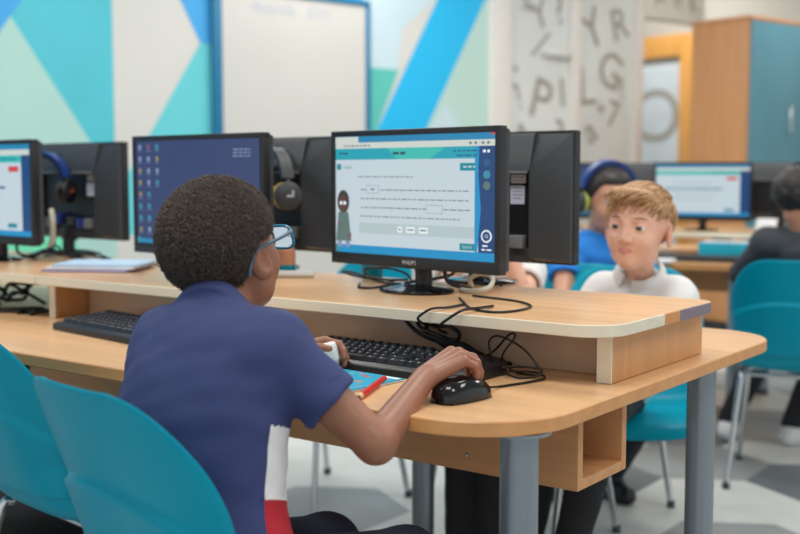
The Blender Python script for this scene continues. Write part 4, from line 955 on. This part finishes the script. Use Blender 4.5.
# glasses
t = thing('glasses', 'blue framed glasses worn by the boy in navy', 'glasses', tuple(MH.c)); TO = V(*t.location)
C_gl = mat('blue_glasses_frame', (34, 130, 168), .25); C_tm = mat('slate_glasses_temple', (70, 100, 122), .3); C_ln = mat('lens', (240, 248, 250), .02, trans=1., var=0, spec=.5)
gp = lambda x, y, z: tuple(MH.w((x, y, z))-TO)
b = B()
for sg in (-1, 1):
    pts = []
    for k in range(25):
        a = 2*PI*k/24; c_, s_ = math.cos(a), math.sin(a); x = sg*.034+.027*math.copysign(abs(c_)**.6, c_); z = -.014+.020*math.copysign(abs(s_)**.6, s_); pts.append(gp(x, .101-.12*abs(x)**1.3, z))
    b.tube(pts, .0025, C_gl, 8, smooth=False, cap=False)
b.tube([gp(-.009, .100, .0), gp(0, .103, .003), gp(.009, .100, .0)], .0023, C_gl, 8); b.build('frame', t)
for sg in (-1, 1):
    b = B(); b.tube([gp(sg*.061, .092, -.003), gp(sg*.070, .085, -.002), gp(sg*.077, .05, .0), gp(sg*.080, .0, .003), gp(sg*.0805, -.024, .001), gp(sg*.079, -.042, -.016), gp(sg*.077, -.048, -.032)], [.0034, .0034, .003, .0028, .0028, .0028, .0024], C_tm, 8); b.build('temple', t)
    b = B(); n = 20; b.add([gp(sg*.034+.0255*math.copysign(abs(math.cos(2*PI*k/n))**.6, math.cos(2*PI*k/n)), .0995-.12*abs(sg*.034+.0255*math.cos(2*PI*k/n))**1.3, -.014+.0185*math.copysign(abs(math.sin(2*PI*k/n))**.6, math.sin(2*PI*k/n))) for k in range(n)], [tuple(range(n))], C_ln); b.build('lens', t)
# white box in his left hand
t = thing('plastic_case', 'small rounded white plastic case held in the boy\'s left hand', 'case', (-1.338, 1.560, DZ+.004), R_(28)); RX = Matrix.Rotation(R_(-14), 3, 'Y')
b = B(); b.box((0, 0, .027), (.052, .034, .040), M_WHITE, bev=.008, R=RX); b.build('case_body', t)
b = B(); b.box((.004, 0, .005), (.046, .030, .007), mat('ivory_plastic', (214, 214, 204), .4), bev=.003, R=RX); b.build('case_base', t)

# ---- seated children further off
def seated(label, hip, fwd2, HC, face, up, shz, half, hands_at, skin, shirt, trs, hair, h=.005, lean=(0, 0), elbows=None, **kw):
    f = nz((fwd2[0], fwd2[1], 0)); r = np.cross(f, (0, 0, 1)); H_ = V(*hip); S = V(*shz)
    J = dict(H=H_, C=H_*.38+(S-V(0, 0, .09))*.62, N=S+V(0, 0, .045), HC=HC, face=face, up=up, SL=S-r*half, SR=S+r*half, hipf=f)
    for sd, sg in (('L', -1), ('R', 1)):
        W = V(*hands_at[sd]); J['W'+sd] = W; E = (J['S'+sd]+W)/2+r*sg*.07-V(0, 0, .09)
        if elbows: E = V(*elbows[sd])
        J['E'+sd] = E; J['P'+sd] = H_+r*sg*.07+f*.03; J['K'+sd] = H_+r*sg*.10+f*.33+V(0, 0, .015); J['A'+sd] = V(*(H_+r*sg*.10+f*.33)[:2], .085)
        d = nz(W-E); J['hand'+sd] = dict(d=(d[0], d[1], -.1), n=(0, 0, 1), side=(-1 if sd == 'R' else 1), k=.95, bends=((.3, .3, .2),)*4)
    J.update(kw.pop('over', {}))
    return person(label, J, skin, shirt, trs, hair, h=h, **kw)
wb_, WH, WOo = seated('boy in a white shirt with sandy hair seated across the desk', (-1.42, 2.87, .475), (.12, -1), (-1.198, 2.62, .957), (.06, -.99, .03), (.06, .0, 1), (-1.238, 2.72, .760), .094,
    dict(L=(-1.13, 2.44, .752), R=(-1.31, 2.44, .752)), S_fair, F_white, F_blk, mat('brow_sandy', (140, 102, 72), .6), h=.0034, eyes=EYE_bl, lips=L_fair, long_sleeves=True,
    elbows=dict(L=(-1.09, 2.60, .68), R=(-1.38, 2.60, .68)), over=dict(gaze=(.08, 1, -.05), k=1.02, nr=.036, ny=-.032, AL=V(-1.31, 2.46, .085), AR=V(-1.44, 2.47, .085), KL=V(-1.24, 2.535, .49), KR=V(-1.40, 2.55, .49)))
def fringe(q, d):
    # fuller swept fringe above the brow
    return smin(d, cap(q, (-.038, .066, .070), (.040, .062, .074), .017, .017), .02)
wh = cap_hair(WH, wb_, WOo, H_bl, .009, .0035, (.046, .020, -.05), .0010, extra=fringe)
def locks(hd_, root, ho, n, length, comb, r0, m, seed=2, name='hair_locks', lift=.002):
    rs_ = np.random.RandomState(seed); nv = len(ho.data.vertices); c = np.empty(nv*3, np.float32); ho.data.vertices.foreach_get('co', c); nr = np.empty(nv*3, np.float32); ho.data.vertices.foreach_get('normal', nr)
    c = c.reshape(-1, 3)+V(*root.location); nr = nr.reshape(-1, 3); q = hd_.loc(c); ok = np.where((hd_.skull(q) > .004) & ((q[:, 2] > .034) | (q[:, 1] < -.03)))[0]; ix = rs_.choice(ok, n); p = q[ix]; nn = nr[ix] @ hd_.R
    out = [p]; cur = p.copy()
    for k in range(5):
        v = comb(cur)+rs_.normal(0, .12, (n, 3)); nl = cur-V(0, -.012, .02); nl /= np.linalg.norm(nl, axis=1)[:, None]; v = v-nl*(v*nl).sum(1)[:, None]; v /= np.linalg.norm(v, axis=1)[:, None]+1e-9
        cur = cur+v*length/5+nl*(lift if k < 2 else -lift*.4); out.append(cur.copy())
    W = np.stack(out, 1) @ hd_.R.T*hd_.k+hd_.c
    return ribbons(name, W, [r0*.5, r0, r0, r0*.85, r0*.6, r0*.15], m, root, 5)
H_bl2 = mat('hair_sandy_light', (206, 168, 124), .5, var=.2, scale=90)
comb_w = lambda p: np.stack([.55+0*p[:, 0], .9*np.clip((p[:, 2]-.0)/.05, -.2, 1), np.where(p[:, 2] > .06, .0, -.9)], 1)
locks(WH, wb_, wh, 420, .030, comb_w, .0020, H_bl, 2, lift=.001); locks(WH, wb_, wh, 260, .028, comb_w, .0017, H_bl2, 5, lift=.0012)
# shirt collar
b = B(); ax = nz(WH.w((0, -.022, -.06))-V(-1.238, 2.72, .805)); ff = nz(V(-.08, -1, 0)-ax*(V(-.08, -1, 0) @ ax)); rr_ = np.cross(ff, ax); nb_ = V(-1.228, 2.700, .828); vs = []; fs = []; n = 26
for k in range(n+1):
    a = math.radians(14+332*k/n); e = max(0, 1-min(k, n-k)/5)
    dr = math.cos(a)*ff+math.sin(a)*rr_
    for (rd, z) in ((.049, .022), (.053, .026), (.068+.012*e, -.006-.030*e), (.064+.012*e, -.008-.030*e)): vs.append(tuple(nb_+dr*rd+ax*z-WOo))
for k in range(n):
    for j in range(3): fs.append((k*4+j, k*4+j+1, (k+1)*4+j+1, (k+1)*4+j))
fs += [(0, 1, 2, 3), tuple(4*n+j for j in (3, 2, 1, 0))]; b.add(vs, fs, F_white); b.build('collar', wb_)
for k in range(2): b = B(); q = nb_+ff*(.075+.012*k)-ax*(.03+.05*k)-WOo; b.lathe([(.0055, 0), (.0055, .002), (.003, .003)], tuple(q), M_WHITE, 12, R=Matrix.Rotation(PI/2, 3, 'X')); b.build('button', wb_)
# child in blue with headset
bl_, BH, BO = seated('child in a bright blue top and headset turned to one side', (-1.70, 3.33, .475), (.86, -.5), (-1.615, 3.292, 1.008), (.80, -.60, -.08), (0, 0, 1), (-1.655, 3.30, .835), .115,
    dict(L=(-1.40, 3.20, .72), R=(-1.52, 3.05, .72)), S_mid, F_blue, F_blk, H_dk, h=.005, eyes=EYE_br, lips=L_fair, over=dict(AL=V(-1.62, 3.36, .085), AR=V(-1.74, 3.22, .085)))
cap_hair(BH, bl_, BO, H_dk, .011, .005, (.046, .0, -.075))
def worn(label, hd_, band, inner, cup, cush, mark=None, tilt=-.12):
    c = hd_.w((0, -.006, .012)); M = Matrix(hd_.R.tolist()) @ Matrix.Rotation(tilt, 3, 'X'); return make_headset(label, tuple(c), M, band, inner, cup, cush, mark, r=.094, spread=.089)
worn('headset with a blue band and lime cushions on the child in blue', BH, C_navy, C_navy, M_DGREY, C_lime)
# child in dark jacket, back to the camera
jk_, JH, JO = seated('child in a charcoal jacket seen from behind at the right edge', (-1.20, 3.98, .475), (-.24, .97), (-1.205, 3.985, 1.003), (.42, .90, -.08), (0, 0, 1), (-1.195, 4.0, .835), .125,
    dict(L=(-1.50, 4.36, .76), R=(-1.18, 4.40, .76)), S_tan, F_jkt, F_blk, H_dk, h=.005, long_sleeves=True, shoe=SH_w, eyes=EYE_br, over=dict(AL=V(-1.60, 4.40, .085), AR=V(-1.36, 4.46, .085)))
cap_hair(JH, jk_, JO, H_dk, .013, .005, (.05, .005, -.06), .0045)
worn('black headset on the child in the charcoal jacket', JH, M_BLACK, M_DGREY, M_BLACK, M_DGREY, C_sil)
# child hidden behind the monitors
hk_, KH, KO = seated('child behind the lesson screen showing only a bare forearm and dark trouser legs', (-1.74, 2.84, .475), (0, -1), (-1.74, 2.73, .955), (.1, -1, -.1), (0, 0, 1), (-1.73, 2.775, .80), .115,
    dict(L=(-1.58, 2.60, .90), R=(-1.75, 2.46, .752)), S_fair, F_white, F_blk, H_dk, h=.005, eyes=EYE_br, lips=L_fair, elbows=dict(L=(-1.52, 2.60, .752), R=(-1.80, 2.62, .752)),
    over=dict(AL=V(-1.51, 2.42, .085), AR=V(-1.60, 2.42, .085), KL=V(-1.54, 2.52, .49), KR=V(-1.66, 2.52, .49), handL=dict(d=(-.45, .15, .88), n=(.7, -.6, .3), side=1, k=.95, bends=((.5, .5, .3),)*4)))
cap_hair(KH, hk_, KO, H_dk, .012, .005)

# ---------------------------------------------------------------- far desk row
FO = V(-1.71, 4.33, 0); fa = R_(12); FX = V(math.cos(fa), math.sin(fa), 0); FY = V(-math.sin(fa), math.cos(fa), 0)
def fp(x, y, z=0): return tuple(FO+FX*x+FY*y+V(0, 0, z))
t = thing('computer_desk', 'far beech desk with monitors in front of the tall cupboard', 'desk', fp(0, .6), fa)
b = B(); b.prism(rrect(-1.05, 1.05, -.6, .6, (.12,)*4, 10), DZ-.026, DZ, M_TOP, M_EDGE); b.build('tabletop', t)
for lx, ly in ((-.95, -.49), (.13, -.50), (.95, -.49), (-.95, .49), (.13, .49), (.95, .49)):
    b = B(); b.lathe([(.03, .012), (.03, DZ-.027)], (lx, ly, 0), M_STEEL, 24); lg = b.build('leg', t); b = B(); b.lathe([(.033, 0), (.033, .018), (.03, .022)], (lx, ly, 0), M_BLACK, 20); b.build('foot', lg)
b = B(); b.box((0, 0, .625), (1.8, .2, .136), M_SPINE, bev=.002); b.build('cable_trough', t)
t = thing('monitor_shelf', 'raised monitor shelf on the far desk', 'shelf', fp(0, .6, DZ), fa)
b = B(); b.prism(rrect(-1.0, 1.0, -.26, .26, (.06,)*4, 8), .088, .11, M_TOP, M_PALE); b.build('shelf_board', t)
for x in (-.95, 0, .95): b = B(); b.box((x, 0, .0438), (.026, .42, .0872), M_PANEL, bev=.001); b.build('upright_panel', t)
for (x, y, cont, lab, rr_) in ((-.08, .50, content_page, 'lit monitor on the far desk behind the boy in the white shirt', 0), (.56, .50, content_page, 'lit monitor on the far desk hidden partly by the charcoal jacket child', 0),
                          (.235, .74, None, 'dark monitor back between the two lit screens on the far desk', PI), (-.70, .50, content_desktop, 'monitor on the far desk behind the child in blue', R_(6)), (-.42, .76, None, 'dark monitor back on the far desk, mostly behind the white shirt boy', PI)):
    make_monitor(lab, fp(x, y, SZ), fa+rr_, cont, ports=False, sc=.87)
t = thing('keyboard', 'keyboard on the far desk in front of the lit screen', 'keyboard', fp(-.05, .16, DZ), fa)
b = B(); b.box((0, 0, .010), (.42, .15, .018), M_BLACK, bev=.004); b.build('case', t)
b = B(); b.box((0, .003, .021), (.40, .125, .004), M_KEY, bev=.001); b.build('key_block', t)
t = thing('folder', 'turquoise box file lying on the far desk under the lit screen', 'folder', fp(-.10, .285, DZ), fa)
b = B(); b.box((.22, 0, .036), (.34, .08, .072), mat('turquoise_card', (30, 176, 200), .5), bev=.002); b.build('folder_cover', t); b = B(); b.box((.22, 0, .075), (.30, .07, .005), M_PAPER); b.build('sheets', t)
o = B().box((0, 0, .006), (.22, .15, .012), M_PAPER, rot=.2, bev=.002).build('paper_stack'); o.location = fp(-.22, .05, DZ); tag(o, 'small stack of white paper on the far desk', 'paper')
o = B().box((0, 0, .03), (.09, .015, .06), M_PAPER, bev=.003, R=Matrix.Rotation(R_(-35), 3, 'X')).build('paper_card'); o.location = fp(.20, .48, SZ+.002); tag(o, 'white card propped on the far shelf beside the lit screen', 'card')
t = thing('schoolbag', 'black schoolbag on the floor under the left desk', 'bag', (-2.66, 1.86, 0), .4)
def bagf(P):
    d = ell(P, (0, 0, .15), (.17, .10, .17)); return smax(d+.004*waves(P, 3, 40, 5), -P[:, 2]+.001, .01)
sdf_mesh('bag_body', bagf, (-.25, -.2, 0), (.25, .2, .4), .009, [M_BLACK], None, None, 1).parent = t
b = B(); b.tube([(-.05, 0, .31), (-.045, 0, .36), (.045, 0, .36), (.05, 0, .31)], .008, M_DGREY, 8); b.build('handle', t)
# ---------------------------------------------------------------- light
def area(name, loc, size, power, col=(1, .97, .93), rot=(0, 0, 0)):
    l = bpy.data.lights.new(name, 'AREA'); l.shape = 'RECTANGLE'; l.size, l.size_y = size; l.energy = power; l.color = col
    o = bpy.data.objects.new(name, l); COL.objects.link(o); o.location = loc; o.rotation_euler = rot; return o
for i, (x, y) in enumerate([(-3.4, .8), (-1.2, .8), (1.0, .8), (-3.4, 3.0), (-1.2, 3.0), (1.0, 3.0), (-2.2, 5.4), (0, 5.4), (-2.0, 7.6), (-4.2, 9.0), (-3.8, 5.0)]):
    area('ceiling_lamp', (x, y, CEIL-.03), (1.2, .6), 23)
w = bpy.data.worlds.new('world'); SC.world = w; w.use_nodes = True
bg = w.node_tree.nodes['Background']; bg.inputs['Color'].default_value = (.90, .95, 1, 1); bg.inputs['Strength'].default_value = .85
vs_ = SC.view_settings; vs_.view_transform = 'Standard'; vs_.look = 'None'; vs_.gamma = 1; vs_.use_curve_mapping = False; vs_.exposure = 0.08
